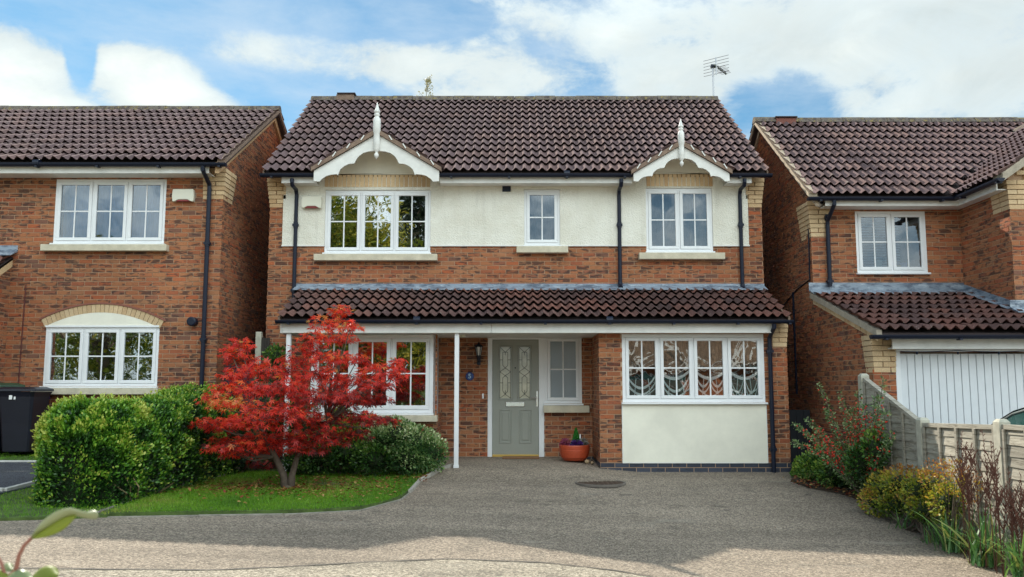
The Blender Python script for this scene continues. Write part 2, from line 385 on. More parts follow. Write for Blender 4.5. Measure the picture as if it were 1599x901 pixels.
def wall(house, bricks, p0, p1, z0, z1, openings=(), nobrick=(), top=None, zc=.04, plinth=-9, ext=(0, 0), reveal=.11, hide=False, hidefn=None, mat_=None, m=None):
    """brick wall from p0 to p1 (outside is to the right of the walking direction... normal = (dy,-dx))"""
    p0 = Vector((*p0, 0)); p1 = Vector((*p1, 0)); L = (p1-p0).length; u = (p1-p0)/L; n = Vector((u.y, -u.x, 0))
    b = MB()
    us = sorted({0.0, L} | {q for o in openings for q in o[:2]} | ({top[1]} if top else set()))
    zs = sorted({z0, z1} | {q for o in openings for q in o[2:4]})
    P = lambda a, z, d=0: p0+u*a+Vector((0, 0, z))-n*d
    for i in range(len(us)-1):
        for j in range(len(zs)-1):
            ca, cz = (us[i]+us[i+1])/2, (zs[j]+zs[j+1])/2
            if any(o[0] < ca < o[1] and o[2] < cz < o[3] for o in openings): continue
            b.add([P(us[i], zs[j]), P(us[i+1], zs[j]), P(us[i+1], zs[j+1]), P(us[i], zs[j+1])], [(0, 1, 2, 3)])
    if top:
        f = top[0]
        for i in range(len(us)-1):
            q = [P(us[i], z1), P(us[i+1], z1), P(us[i+1], max(z1, f(us[i+1]))), P(us[i], max(z1, f(us[i])))]
            b.add(q, [(0, 1, 2, 3)])
    for o in openings:
        if len(o) > 4: continue
        a0, a1, c0, c1 = o
        for q in ([(a0, c0), (a0, c1)], [(a1, c1), (a1, c0)], [(a0, c1), (a1, c1)], [(a1, c0), (a0, c0)]):
            b.add([P(*q[0]), P(*q[1]), P(*q[1], reveal), P(*q[0], reveal)], [(0, 1, 2, 3)])
    wo = b.build('wall', m or mortar, house, fix=False)
    # courses
    k0 = math.floor((z0-zc)/.075); zt = max([z1]+([top[0](x) for x in us] if top else []))
    k = k0
    while zc+k*.075+.005 < zt:
        zb = zc+k*.075+.006; zh = zb+.063; off = 0 if k % 2 else -.1125
        lo, hi = -ext[0], L+ext[1]
        if top and zh > z1:
            f = top[0]; vv = [x for x in np.linspace(0, L, 200) if f(x) >= zh]
            if not vv: break
            lo, hi = max(lo, min(vv)-.01), min(hi, max(vv)+.01)
        elif zh > z1+.04: break
        a = off
        while a < hi:
            r = [(max(a+.006, lo), min(a+.219, hi), max(zb, z0), zh)]
            for o in list(openings)+list(nobrick):
                r = [q for x in r for q in sub_rect(x, o)]
            for (a0, a1, c0, c1) in r:
                if a1-a0 < .018 or c1-c0 < .014: continue
                ca, cz = (a0+a1)/2, (c0+c1)/2
                hd = hide or (hidefn(ca, cz) if hidefn else False)
                bricks.add(P(ca, cz), u, n, a1-a0, c1-c0, blue_brick if cz < plinth else (mat_ or red_brick), wo, hd)
            a += .225
        k += 1
    return wo

# ------------------------------------------------------------------ roof tiles
TL = {}
def tile_mesh(k, m, g, wdt=.3):
    key = (k, m.name, round(g, 3), round(wdt, 3))
    if key not in TL:
        b = MB(); b.cr = (k+.5)/VAR; N = 12; th = .009
        top = []
        for i in range(N+1):
            x = wdt*i/N; ph = 2*math.pi*x/.15
            z = .027*math.cos(ph)+.010*math.sin(ph)+.003*math.cos(2*ph)
            top.append((x, z))
        vs = [(x, -.0, z+.062) for x, z in top]+[(x, g+.06, z+.004) for x, z in top]+[(x, .003, z+.062-th) for x, z in top]
        n1 = N+1
        fs = [(i, i+1, n1+i+1, n1+i) for i in range(N)]+[(2*n1+i, 2*n1+i+1, i+1, i) for i in range(N)]
        b.add(vs, fs); TL[key] = b.mesh('roof_tile', m)
    return TL[key]
class Tiles:
    def __init__(s): s.L = []
    def slope(s, roof, m, a, b, c, g0=.335, keep=None, hide=False):
        """a: eave left corner, b: eave right corner, c: ridge left corner"""
        a, b, c = map(Vector, (a, b, c)); u = (b-a).normalized(); v = (c-a).normalized(); n = u.cross(v).normalized()
        W = (b-a).length; H = (c-a).length; nr = max(1, round(H/g0)); g = H/nr; nc = max(1, round(W/.3)); tw = W/nc
        for j in range(nr):
            for i in range(nc):
                p = a+u*(tw*i)+v*(g*j-(.03 if j == 0 else 0))
                ctr = p+u*tw/2+v*g/2
                if keep and not keep(ctr): continue
                s.L.append((score(ctr, n, tw*g) if not hide else -1, p, u, v, n, m, g, tw, roof, random.randrange(VAR)))
    def finish(s, house, limit=300):
        s.L.sort(key=lambda t: -t[0]); V = []; Fc = []; Mi = []; R = []; mats = []; nv = 0; k = 0
        for sc_, p, u, v, n, m, g, tw, roof, r in s.L:
            me = tile_mesh(r, m, g)
            jit = random.uniform(-.004, .004)
            Mx = Matrix((( u.x*tw/.3, v.x, n.x, 0), (u.y*tw/.3, v.y, n.y, 0), (u.z*tw/.3, v.z, n.z, 0), (0, 0, 0, 1)))
            Mx = Mx @ Matrix.Rotation(jit*2, 4, 'Z')
            if k < limit and sc_ > 0:
                k += 1
                o = bpy.data.objects.new('roof_tile', me); o.parent = roof
                Mx.translation = p-WP[roof.name]+n*jit; o.matrix_basis = Mx; COL.objects.link(o)
            else:
                if m not in mats: mats.append(m)
                Mx.translation = p
                co = np.empty(len(me.vertices)*3); me.vertices.foreach_get('co', co); co = co.reshape(-1, 3)
                M3 = np.array(Mx.to_3x3()); V.append(co @ M3.T+np.array(p)+np.array(n)*jit)
                for f in me.polygons: Fc.append([nv+i for i in f.vertices]); Mi.append(mats.index(m)); R.append((r+.5)/VAR)
                nv += len(co)
        if V:
            me = bpy.data.meshes.new('roof_tiles'); me.from_pydata(np.vstack(V).tolist(), [], Fc)
            for m in mats: me.materials.append(m)
            me.polygons.foreach_set('material_index', Mi); at_ = me.attributes.new('rnd', 'FLOAT', 'FACE'); at_.data.foreach_set('value', R)
            o = bpy.data.objects.new('roof_tiles', me); place(o, house); tag(o, kind='stuff')
under = mat('roof_underlay', (.05, .035, .035), .9)
def ridge(house, p0, p1, r=.11, m=None, name='ridge_tile', seg=.45):
    p0, p1 = Vector(p0), Vector(p1); L = (p1-p0).length; n = max(1, round(L/seg)); u = (p1-p0)/L
    side = u.cross(Vector((0, 0, 1))).normalized(); up = side.cross(u)
    for i in range(n):
        b = MB(); a = p0+u*(L*i/n); c = p0+u*(L*(i+1)/n-.008); jz = random.uniform(-.006, .006)
        ring = [(-.12, -.075), (-.085, -.0), (-.045, .04), (0, .052), (.045, .04), (.085, 0), (.12, -.075)]
        vs = [q+side*x*r/.11+up*(z*r/.11+jz) for q in (a, c) for x, z in ring]
        b.add(vs, [(k, k+1, k+8, k+7) for k in range(6)]+[tuple(range(7)), tuple(range(13, 6, -1))])
        b.build(name, m or ridge_m, house)
def gutter(house, p0, p1, r=.058):
    p0, p1 = Vector(p0), Vector(p1); u = (p1-p0).normalized(); s = u.cross(Vector((0, 0, 1)))
    b = MB(); K = 8; base = []
    for p in (p0, p1):
        for rr in (r, r-.008):
            for k in range(K+1):
                a = math.pi*k/K; b.v.append(tuple(p+s*rr*math.cos(a)-Vector((0, 0, 1))*rr*math.sin(a)))
    n = K+1
    for k in range(K):
        b.face([k, k+1, 2*n+k+1, 2*n+k]); b.face([n+k, 3*n+k, 3*n+k+1, n+k+1])
    for o_ in (0, 2*n):
        b.face(list(range(o_, o_+n)))
    b.face([0, n, 3*n, 2*n]); b.face([n-1, 2*n-1, 4*n-1, 3*n-1])
    L = (p1-p0).length
    for i in range(int(L/1.0)+1):
        q = p0+u*min(L-.05, .2+i*1.0); b.obox(q-Vector((0, 0, r)), u, s, (0, 0, 1), .02, r*.8, .012)
    for i in range(int(L/3.0)):
        q = p0+u*(2.2+i*3.0)
        if 2.2+i*3.0 < L: b.tube([q-u*.05, q+u*.05], r+.006, 14)
    b.build('gutter', black_pl, house, fix=False)
def downpipe(house, pts, r=.034, clips=()):
    b = MB().tube(pts, r, 12)
    for z in clips:
        p = pts[-1]; b.box(p[0]-.05, p[0]+.05, p[1]-.04, p[1]+.045, z-.02, z+.02); b.tube([(p[0], p[1], z-.05), (p[0], p[1], z+.05)], r+.007, 12)
    b.build('downpipe', black_pl, house, smooth=False)

# ------------------------------------------------------------------ windows
def window(house, X0, X1, Z0, Z1, Y, n, gl, room=True, sill=None, subsill=True, frost_=False, name='window', curt=None, roomc=None, flare=.3, fw=.045, cw=.052):
    w_ = MB(); t = .07
    w_.box(X0, X1, Y, Y+t, Z1-fw, Z1); w_.box(X0, X1, Y, Y+t, Z0, Z0+fw)
    w_.box(X0, X0+fw, Y, Y+t, Z0+fw, Z1-fw); w_.box(X1-fw, X1, Y, Y+t, Z0+fw, Z1-fw)
    pitch = (X1-X0-2*fw)/n
    for i in range(1, n):
        x = X0+fw+pitch*i; w_.box(x-.014, x+.014, Y+.002, Y+t, Z0+fw, Z1-fw)
    wo = w_.build(name, upvc, house, bevel=.004)
    for i in range(n):
        a = X0+fw+pitch*i+(.016 if i else .002); b = X0+fw+pitch*(i+1)-(.016 if i < n-1 else .002)
        c, d = Z0+fw+.002, Z1-fw-.002; y0 = Y-.012; y1 = Y+.05
        q = MB(); q.box(a, b, y0, y1, d-cw, d); q.box(a, b, y0, y1, c, c+cw); q.box(a, a+cw, y0, y1, c+cw, d-cw); q.box(b-cw, b, y0, y1, c+cw, d-cw)
        q.build('casement', upvc, wo, bevel=.005)
        ga, gb, gc, gd = a+cw, b-cw, c+cw, d-cw; mx, mz = (ga+gb)/2, (gc+gd)/2; bw = .011
        for (x0, x1) in ((ga, mx-bw), (mx+bw, gb)):
            for (z0, z1) in ((gc, mz-bw), (mz+bw, gd)):
                MB().add([(x0, Y+.012, z0), (x1, Y+.012, z0), (x1, Y+.012, z1), (x0, Y+.012, z1)], [(0, 1, 2, 3)]) if False else None
                p = MB(); p.box(x0, x1, Y+.012, Y+.016, z0, z1); p.build('pane', gl, wo)
        MB().box(mx-bw, mx+bw, Y+.006, Y+.022, gc, gd).build('glazing_bar', upvc, wo, bevel=.003)
        h = MB(); h.box(ga, mx-bw, Y+.007, Y+.021, mz-bw, mz+bw); h.box(mx+bw, gb, Y+.007, Y+.021, mz-bw, mz+bw); h.build('glazing_bar', upvc, wo, bevel=.003)
    if subsill: MB().box(X0-.02, X1+.02, Y-.07, Y+.03, Z0-.032, Z0-.003).build('window_board', upvc, wo, bevel=.005)
    if sill:
        MB().prism([(Y-.13, Z0-.035), (Y+.1, Z0-.034), (Y+.1, Z0-.035-sill[2]), (Y-.13, Z0-.05-sill[2]+.015)], sill[0], sill[1], 'x').build('sill', stone, wo, bevel=.008)
    if room:
        r = MB(); dp = Y+1.4; y0 = Y+.075
        v = [(X0, y0, Z0), (X1, y0, Z0), (X1, y0, Z1), (X0, y0, Z1), (X0-flare, dp, Z0-.3), (X1+flare, dp, Z0-.3), (X1+flare, dp, Z1+.1), (X0-flare, dp, Z1+.1)]
        r.add(v, [(4, 5, 6, 7), (0, 1, 5, 4), (1, 2, 6, 5), (2, 3, 7, 6), (3, 0, 4, 7)]); r.build('room', roomc or dark_in, wo, fix=False)
    if curt: curt(wo, X0, X1, Z0, Z1, Y)
    return wo
def curtain_panel(wo, x0, x1, z0, z1, y, m, amp=.02, per=.09, name='curtain'):
    b = MB(); N = max(8, int((x1-x0)/.012))
    for i in range(N+1):
        x = x0+(x1-x0)*i/N; yy = y+amp*math.sin(2*math.pi*x/per)+amp*.4*math.sin(17*x); b.v += [(x, yy, z0), (x, yy, z1)]
    for i in range(N): b.face([2*i, 2*i+2, 2*i+3, 2*i+1])
    b.build(name, m, wo, smooth=True, fix=False)
def blind(wo, X0, X1, Z0, Z1, Y, m=None):
    b = MB(); z = Z0+.08
    while z < Z1-.05:
        b.add([(X0+.07, Y+.10, z), (X1-.07, Y+.10, z), (X1-.07, Y+.145, z+.03), (X0+.07, Y+.145, z+.03)], [(0, 1, 2, 3)]); z += .045
    b.build('blind', m or mat('blind_slat', (.42, .46, .48), .8), wo, fix=False)
# ================================================================== MAIN HOUSE
YB, YF, YL = 14.45, 13.25, 13.50
XL, XR, XF = -4.27, 4.40, 4.36
def quoins(wo, xc, side, Yf, ztop, rows, width, sidelen=0, step=.008, m=None):
    m = m or buff_brick
    for i in range(rows):
        z1 = ztop-(rows-1-i)*.075; z0 = z1-.066; out = .012+step*i
        x = 0; k = 0; alt = (i % 2 == 0)
        while x < width-.03:
            w_ = min((.22 if alt else .11) if k == 0 else .22, width-x)+(out if k == 0 else 0)
            a = xc+side*(out-x if k == 0 else -x); b_ = a-side*w_
            q = MB(); q.cr = random.random()
            q.box(min(a, b_)+.004, max(a, b_)-.004, Yf-out, Yf+(.21 if k == 0 and sidelen else .04), z0, z1)
            q.build('buff_brick', m, wo); x += w_-(out if k == 0 else 0)+.006; k += 1
        y = .22 if alt else .11
        y = .22
        while y < sidelen:
            q = MB(); q.cr = random.random(); a, b_ = xc+side*out, xc-side*.04
            q.box(min(a, b_), max(a, b_), Yf+y, min(Yf+y+.21, Yf+sidelen), z0, z1); q.build('buff_brick', m, wo); y += .22
def panel(name, parent, m, x0, x1, z0, z1, holes, y0, y1):
    xs = sorted({x0, x1} | {min(max(q, x0), x1) for h in holes for q in h[:2]}); zs = sorted({z0, z1} | {min(max(q, z0), z1) for h in holes for q in h[2:4]}); b = MB()
    for i in range(len(xs)-1):
        for j in range(len(zs)-1):
            c = ((xs[i]+xs[i+1])/2, (zs[j]+zs[j+1])/2)
            if any(h[0] < c[0] < h[1] and h[2] < c[1] < h[3] for h in holes): continue
            b.box(xs[i], xs[i+1], y0, y1, zs[j], zs[j+1])
    return b.build(name, m, parent)
H = empty('brick_house', (0, YB, 0), 'brick house with cream roughcast upper storey, two white gablets with finials and grey front door', 'house')
HB = Bricks(); HT = Tiles()
def R(x0, y0, x1, y1, Y): return (aX(x0, (y0+y1)/2, Y), aX(x1, (y0+y1)/2, Y), aZ(y1, Y), aZ(y0, Y))
w1 = R(508, 297, 673, 395, YB); w2 = R(819, 296, 875, 383, YB); w3 = R(1009, 294, 1113, 393, YB)
wd = R(762, 524, 850, 714, YB); wd = (wd[0], wd[1], 0.0, wd[3]); wh = R(851, 524, 909, 630, YB); wh = (wd[1], wh[1], wh[2], wd[3])
ZE, ZR, YE, YR_ = aZ(268, 14.12), aZ(157, 17.45), 14.12, 17.45
PIT = (ZR-ZE)/(YR_-YE)
ren = R(443, 282, 1168, 383, YB)
ren = (ren[0], ren[1], ren[2], ZE-.02)
so1 = R(508, 274, 673, 293, YB); so2 = R(1009, 273, 1113, 292, YB)
bayL = (aX(482, 600, YL), aX(682, 600, YL)); bayR = aX(937, 620, YF)
zf0, zf1 = aZ(520, 13.05), aZ(502, 13.05)                 # fascia of the lean-to
o = lambda r, X0: (r[0]-X0, r[1]-X0, r[2], r[3])
nb = [o(ren, XL), (bayL[0]-XL+.05, bayL[1]-XL-.05, -1, zf0), (bayR-XL+.05, XR-XL+.1, -1, zf0), (-.1, .3-.01, ZE-.56, 9), (XR-XL-.28, XR-XL+.1, ZE-.56, 9)]
W0 = wall(H, HB, (XL, YB), (XR, YB), -.45, ZE+.02, [o(w1, XL), o(w2, XL), o(w3, XL), o(wd, XL), o(wh, XL), (bayR-XL+.1, XR-XL-.1, -.4, zf0-.1, 1), (bayL[0]-XL+.1, bayL[1]-XL-.1, -.4, zf0-.1, 1)], nb, plinth=.02, ext=(.01, .01),
          hidefn=lambda a, z: zf1 < z < aZ(446, YB) and a > .5)
YBK = YR_+(YR_-YE)-.33
gt = lambda Y0: (lambda a: ZE+min((Y0(a)-YE), (2*YR_-YE-Y0(a)))*PIT-.07)
wall(H, HB, (XR, YB), (XR, YBK), -.45, ZE, top=(gt(lambda a: YB+a), YR_-YB), plinth=.02, ext=(0, 0))
wall(H, HB, (XL, YBK), (XL, YB), -.45, ZE, top=(gt(lambda a: YBK-a), YBK-YR_), plinth=.02, ext=(0, 0))
wall(H, HB, (XR, YBK), (XL, YBK), -.45, ZE+.1, nobrick=[(-1, 20, -1, 9)])
# render
ro = panel('render_panel', H, roughcast, *ren, [w1, w2, w3], YB-.028, YB+.001)
bead = panel('render_bead', H, white_paint, ren[0]-.01, ren[1]+.01, ren[2]-.022, ren[2]-.001, [w1, w2, w3], YB-.034, YB-.0)
# windows of the upper storey
sl = lambda a, b_, y0, y1: (aX(a, y0, YB), aX(b_, y0, YB), aZ(y0, YB)-aZ(y1, YB)-.01)
def tint(wo, X0, X1, Z0, Z1, Y):
    curtain_panel(wo, X0+.05, X0+.4, Z0, Z1, Y+.2, white_cloth)
window(H, *w1, YB+.0, 3, glass, sill=sl(493, 684, 398, 409))
def nets(wo, X0, X1, Z0, Z1, Y): curtain_panel(wo, X0+.05, X1-.05, Z0, Z1, Y+.18, mat('net_curtain', (.15, .18, .20), .9), .012, .06)
window(H, *w2, YB+.0, 1, glass_sky, sill=sl(807, 887, 385, 396), curt=nets)
window(H, *w3, YB+.0, 2, glass_sky, sill=sl(997, 1130, 396, 407), curt=nets)
# soldier course lintels
for (a0, a1, z0, z1), n in ((so1, 24), (so2, 15)):
    p = (a1-a0)/n; MB().box(a0, a1, YB-.008, YB+.01, z0, z1+.01).build('lintel', mat('lintel_mortar', (.26, .19, .13), .95), H); lo = bpy.context.scene.collection.objects[-1]
    for i in range(n):
        q = MB(); q.cr = random.random(); q.box(a0+i*p+.0065, a0+(i+1)*p-.0065, YB-.036, YB, z0+.006, z1); q.build('lintel_brick', buff_brick, lo)
quoins(W0, XL, -1, YB, ZE-.045, 7, .28); quoins(W0, XR, 1, YB, ZE-.045, 7, .27)
# main roof
vx0, vx1 = XL-.05, XR+.04
RT = MB(); gs_ = [(aX(490, 283, 13.98)+.04, aX(686, 283, 13.98)-.04), (aX(990, 283, 13.98)+.04, aX(1140, 283, 13.98)-.04)]
xs_ = [vx0+.02, gs_[0][0], gs_[0][1], gs_[1][0], gs_[1][1], vx1-.02]
for i in range(5):
    y0 = YB+.05 if i in (1, 3) else YE+.02; z0 = ZE+(y0-YE)*PIT-.03
    RT.prism([(y0, z0), (YR_, ZR-.03), (2*YR_-YE-.02, ZE-.03), (2*YR_-YE-.02, ZE-.07), (YR_, ZR-.08), (y0, z0-.04)], xs_[i], xs_[i+1], 'x')
roof = RT.build('roof', under, H)
G = []
def gablet(pa, pl, pr, yf, px0, tb):
    """apex, left foot, right foot in the photograph"""
    Yg = 13.98
    ax, az = at(pa[0], pa[1], Yg); lx, lz = at(pl, yf, Yg); rx, _ = at(pr, yf, Yg)
    hw = (rx-lx)/2; cx = (lx+rx)/2
    sc_ = hw/1.0; k = hw*2/((975-320)/3.465)                        # from the drawing of the first gablet
    prof = [(305, 530), (338, 532), (352, 515), (375, 500), (400, 493), (430, 490), (437, 496), (440, 488), (448, 465), (470, 445), (495, 433), (525, 430), (529, 424), (536, 408), (550, 388), (575, 370), (605, 362), (628, 360), (648, 352)]
    topl = [(648, 262), (305, 470)]
    W_ = (648-305)
    def mp(q): return (cx-hw*(648-q[0])/W_, az-(q[1]-262)/(530-262)*(az-lz)*1.0)
    for s in (1, -1):
        pts = [mp(q) for q in prof+topl]; pts = [(cx+s*(x-cx), z) for x, z in pts]
        b = MB().prism(pts, Yg-.0+(.0 if s == 1 else .0), Yg+.03); bo = b.build('bargeboard', white_paint, H, bevel=.004)
    zfo = mp((305, 470))[1]; zap = mp((648, 262))[1]
    sl_ = (zap-zfo)/hw
    yb = lambda z: YE+(z-ZE)/PIT
    # roof of the gablet, running back into the main roof
    for s in (1, -1):
        x_f = cx-s*(hw+.03); zf_ = zap-sl_*(hw+.03)
        V = [(x_f, Yg-.02, zf_), (cx, Yg-.02, zap), (cx, yb(zap)+.2, zap), (x_f, max(yb(zf_), YE)+.25, zf_)]
        V2 = [(x, y, z+.045) for x, y, z in V]
        b = MB(); b.add(V+V2, [(0, 1, 2, 3), (4, 5, 6, 7), (0, 1, 5, 4), (1, 2, 6, 5), (2, 3, 7, 6), (3, 0, 4, 7)])
        so = b.build('gablet_roof', under, H)
        # mortar bedded verge
        b = MB(); e = .055
        b.add([(x_f-s*.01, Yg-.045, zf_-.0), (cx, Yg-.045, zap-.0), (cx, Yg-.045, zap+.085), (x_f-s*.01, Yg-.045, zf_+.07),
               (x_f-s*.01, Yg+.03, zf_), (cx, Yg+.03, zap), (cx, Yg+.03, zap+.085), (x_f-s*.01, Yg+.03, zf_+.07)],
              [(0, 1, 2, 3), (4, 5, 6, 7), (0, 1, 5, 4), (1, 2, 6, 5), (2, 3, 7, 6), (3, 0, 4, 7)])
        b.build('verge', verge_m, H)
        a_ = Vector((x_f, 16.2, zf_+.05)); b2 = Vector((x_f, Yg, zf_+.05)); c_ = Vector((cx, 16.2, zap+.05))
        if s == -1: a_, b2, c_ = b2, a_, Vector((cx, Yg, zap+.05))
        HT.slope(so, tile_m, a_, b2, c_, keep=lambda c: c.z > ZE+(c.y-YE)*PIT+.0)
        for i in range(4):                                                        # cable clips
            t = (i+.6)/4.6; x = x_f+(cx-x_f)*t*1.0; z = zf_+(zap-zf_)*t
            b = MB().obox((x, Yg-.055, z+.06), (s*.55, 0, .83), (0, 1, 0), (.83, 0, -s*.55), .05, .008, .009); b.build('cable_clip', white_paint, H)
    # tympanum
    t0, t1, tz = tb
    zz = lambda x: zap-sl_*abs(x-cx)
    b = MB().prism([(t0, tz), (t1, tz), (t1, zz(t1)-.02), (cx, zap-.02), (t0, zz(t0)-.02)], YB-.027, YB-.005); b.build('tympanum', cream_smooth, H)
    b = MB(); 
    # finial
    f = [(85, 0.5), (100, 4), (130, 10), (136, 14), (144, 14), (148, 8), (153, 12), (160, 14), (166, 8), (172, 11), (182, 16), (200, 17), (255, 17), (262, 14), (300, 15), (340, 15), (348, 12), (360, 13), (367, 6), (374, 6), (380, 10), (392, 10), (400, 5), (410, 1)]
    kk = (az-lz)/((530-262)) * (1.0 if px0 else 1.12)
    zt = az+(262-85)*kk*1.0
    fi = MB().lathe((cx, Yg-.03, 0), [(zt-(y-85)*kk, r*kk*1.25) for y, r in f][::-1], 14); fi.build('finial', white_paint, H, smooth=True)
    G.append((cx, hw, zap, sl_, Yg))
verge_m = mat('verge_mortar', (.25, .17, .125), .9, var=.3, vscale=12, bump=.6, bscale=50)
gablet((588, 209), 490, 686, 283, True, (so1[0]-.0, so1[1]+.0, so1[3]+.012))
gablet((1062, 227), 990, 1140, 283, False, (so2[0]-.0, so2[1]+.0, so2[3]+.012))
def keepm(c):
    for cx, hw, zap, s_, Yg in G:
        if abs(c.x-cx) < hw+.05 and c.z < zap-s_*abs(c.x-cx)+.02: return False
    return True
HT.slope(roof, tile_m, (vx0, YE, ZE), (vx1, YE, ZE), (vx0, YR_, ZR), g0=.32, keep=keepm)
HT.slope(roof, tile_m, (vx1, 2*YR_-YE, ZE), (vx0, 2*YR_-YE, ZE), (vx1, YR_, ZR), g0=.32, hide=True)
ridge(H, (vx0-.01, YR_, ZR+.05), (vx1+.01, YR_, ZR+.05))
for s, xx in ((-1, vx0), (1, vx1)):
    for (ya, za, yb_, zb) in ((YE, ZE, YR_, ZR), (2*YR_-YE, ZE, YR_, ZR)):
        b = MB(); b.add([(x, y, z+d) for x in (xx-s*.02, xx+s*.004) for (y, z) in ((ya, za), (yb_, zb)) for d in (-.10, .012)], [(0, 2, 3, 1), (4, 6, 7, 5), (0, 4, 5, 1), (2, 6, 7, 3), (0, 4, 6, 2), (1, 5, 7, 3)])
        b.build('verge', verge_m, H)
# fascias, soffits and gutters, broken by the gablets
cuts = [(vx0+.32, G[0][0]-G[0][1]), (G[0][0]+G[0][1], G[1][0]-G[1][1]), (G[1][0]+G[1][1], vx1-.28)]
zc0, zc1 = aZ(284, 14.1), aZ(274, 14.1)
for i, (a, b_) in enumerate(cuts):
    MB().box(a, b_, 14.14, 14.165, zc0-.01, ZE-.04).build('fascia', white_paint, H, bevel=.003)
    MB().box(a, b_, 14.165, YB-.03, zc0+.0, zc0+.015).build('soffit', white_paint, H)
    ga = vx0-.03 if i == 0 else a; gb = vx1+.05 if i == 2 else b_
    gutter(H, (ga, 14.075, ZE-.055), (gb, 14.075, ZE-.055))
for gx, ghw, zap, s_, Yg in G:                                     # soffit slopes under the gablets
    for s in (1, -1):
        x_f = gx-s*ghw; b = MB(); V = [(x_f, Yg+.03, zap-s_*ghw-.02), (gx, Yg+.03, zap-.02), (gx, YB-.02, zap-.02), (x_f, YB-.02, zap-s_*ghw-.02)]
        b.add(V, [(0, 1, 2, 3)]); b.build('soffit', white_paint, H, fix=False)
def dp(px, ytop, pxb, ybot, D0, D1, clips):
    xt, zt = at(px, ytop, D0); xb, zb = at(pxb, ybot, D1-.05)
    zz = aZ(ytop+26, D1)
    downpipe(H, [(xb, D0, zt), (xb, D0, zt-.06), (xb, D0+.03, zt-.11), (xb, D1-.10, zz+.08), (xb, D1-.05, zz), (xb, D1-.05, zb)], clips=clips)
dp(462, 279, 459, 466, 14.075, YB, (4.05, 2.9)); dp(969, 279, 969, 444, 14.075, YB, (4.05,)); dp(1159, 279, 1160, 448, 14.075, YB, (4.05,))
for px, py in ((969, 446), (1160, 449)):
    x, z = at(px, py, YB-.05); MB().tube([(x, YB-.05, z+.05), (x, YB-.06, z), (x, YB-.12, z-.04)], .04, 12).build('downpipe_shoe', black_pl, H)
# ridge vent, aerial, alarm box, air vent
x0, z0 = at(541, 152, YR_); MB().box(x0-.19, x0+.19, YR_-.12, YR_+.12, z0-.1, z0+.03).build('ridge_vent', verge_m, H, bevel=.01); MB().box(x0-.17, x0+.22, YR_-.15, YR_+.15, z0+.034, z0+.055).build('ridge_vent', under, H)
al = mat('aerial_metal', (.45, .45, .46), .4, .9)
x0, z0 = at(1115, 152, YR_); zt = aZ(88, YR_)
A = MB().tube([(x0, YR_, z0-.2), (x0, YR_, aZ(104, YR_)+.02)], .02, 8).build('aerial_mast', al, H)
b = MB(); zc = aZ(104, YR_); s = Vector((.80, -.60, 0)).normalized(); u = Vector((.60, .80, 0)).normalized(); c0 = Vector((x0+.06, YR_-.04, zc))
b.tube([c0+Vector((0, 0, .19)), c0-Vector((0, 0, .20))], .012, 6)
for i in range(6):
    q = c0+Vector((0, 0, .175-.07*i)); b.tube([q-s*.29, q+s*.29], .006, 5)
b.tube([c0-u*.12, c0+u*.58], .012, 6)
for i in range(7):
    q = c0+u*(.10+.075*i); L_ = .16-.008*i; b.tube([q-s*L_, q+s*L_], .005, 5)
b.build('aerial', al, H)
b = MB()
for i in range(4):
    q = c0+u*(.13+.12*i)
    for sg in (1, -1): b.tube([q-u*.035-Vector((0, 0, .035*sg)), q+u*.035+Vector((0, 0, .035*sg))], .011, 5)
b.box(x0-.05, x0+.07, YR_-.05, YR_+.03, zc-.02, zc+.035)
b.build('aerial_clip', black_pl, H)
alarm_m = mat('alarm_cream', (.72, .70, .58), .45)
def alarm(parent, px0, px1, py0, py1, Y):
    X0, X1, Z0, Z1 = R(px0, py0, px1, py1, Y); w_ = X1-X0; h = Z1-Z0
    P = [(X0+.01, Z1-.01), (X0+.02, Z1), (X1-.02, Z1), (X1-.01, Z1-.01), (X1, Z0+h*.45), (X1-.01, Z0), (X1-w_*.12, Z0+h*.0), (X1-w_*.3, Z0+h*.16), (X0+w_*.3, Z0+h*.16), (X0+w_*.12, Z0+h*.0), (X0+.01, Z0), (X0, Z0+h*.45)]
    a = MB().prism(P, Y-.085, Y).build('alarm_box', alarm_m, parent, bevel=.008)
    MB().prism([(X0+w_*.16, Z0+.005), (X1-w_*.16, Z0+.005), (X1-w_*.3, Z0+h*.15), (X0+w_*.3, Z0+h*.15)], Y-.07, Y-.01).build('alarm_lens', mat('red_lens', (.25, .02, .02), .3), a)
alarm(H, 473, 504, 308, 326, YB-.03)
v_ = R(785, 288, 798, 300, YB); MB().box(v_[0], v_[1], YB-.05, YB, v_[2], v_[3]).build('air_vent', black_pl, H)
# ---- lean-to roof
ye, yt = 12.98, 14.44; zle, zlt = aZ(496, ye), aZ(452, yt); lx0, lx1 = -3.66, 4.35
b = MB().prism([(ye+.02, zle-.03), (yt, zlt-.03), (yt, zlt-.08), (ye+.02, zle-.08)], lx0+.02, lx1-.02, 'x'); lroof = b.build('lean_to_roof', under, H)
HT.slope(lroof, tile_low, (lx0, ye, zle), (lx1, ye, zle), (lx0, yt, zlt), g0=.34)
for xx in (lx0, lx1):
    s = 1 if xx > 0 else -1
    b = MB(); b.add([(x, y, z+d) for x in (xx-s*.03, xx+s*.004) for (y, z) in ((ye, zle), (yt, zlt)) for d in (-.09, .012)], [(0, 2, 3, 1), (4, 6, 7, 5), (0, 4, 5, 1), (2, 6, 7, 3), (0, 4, 6, 2), (1, 5, 7, 3)])
    b.build('verge', verge_m, H)
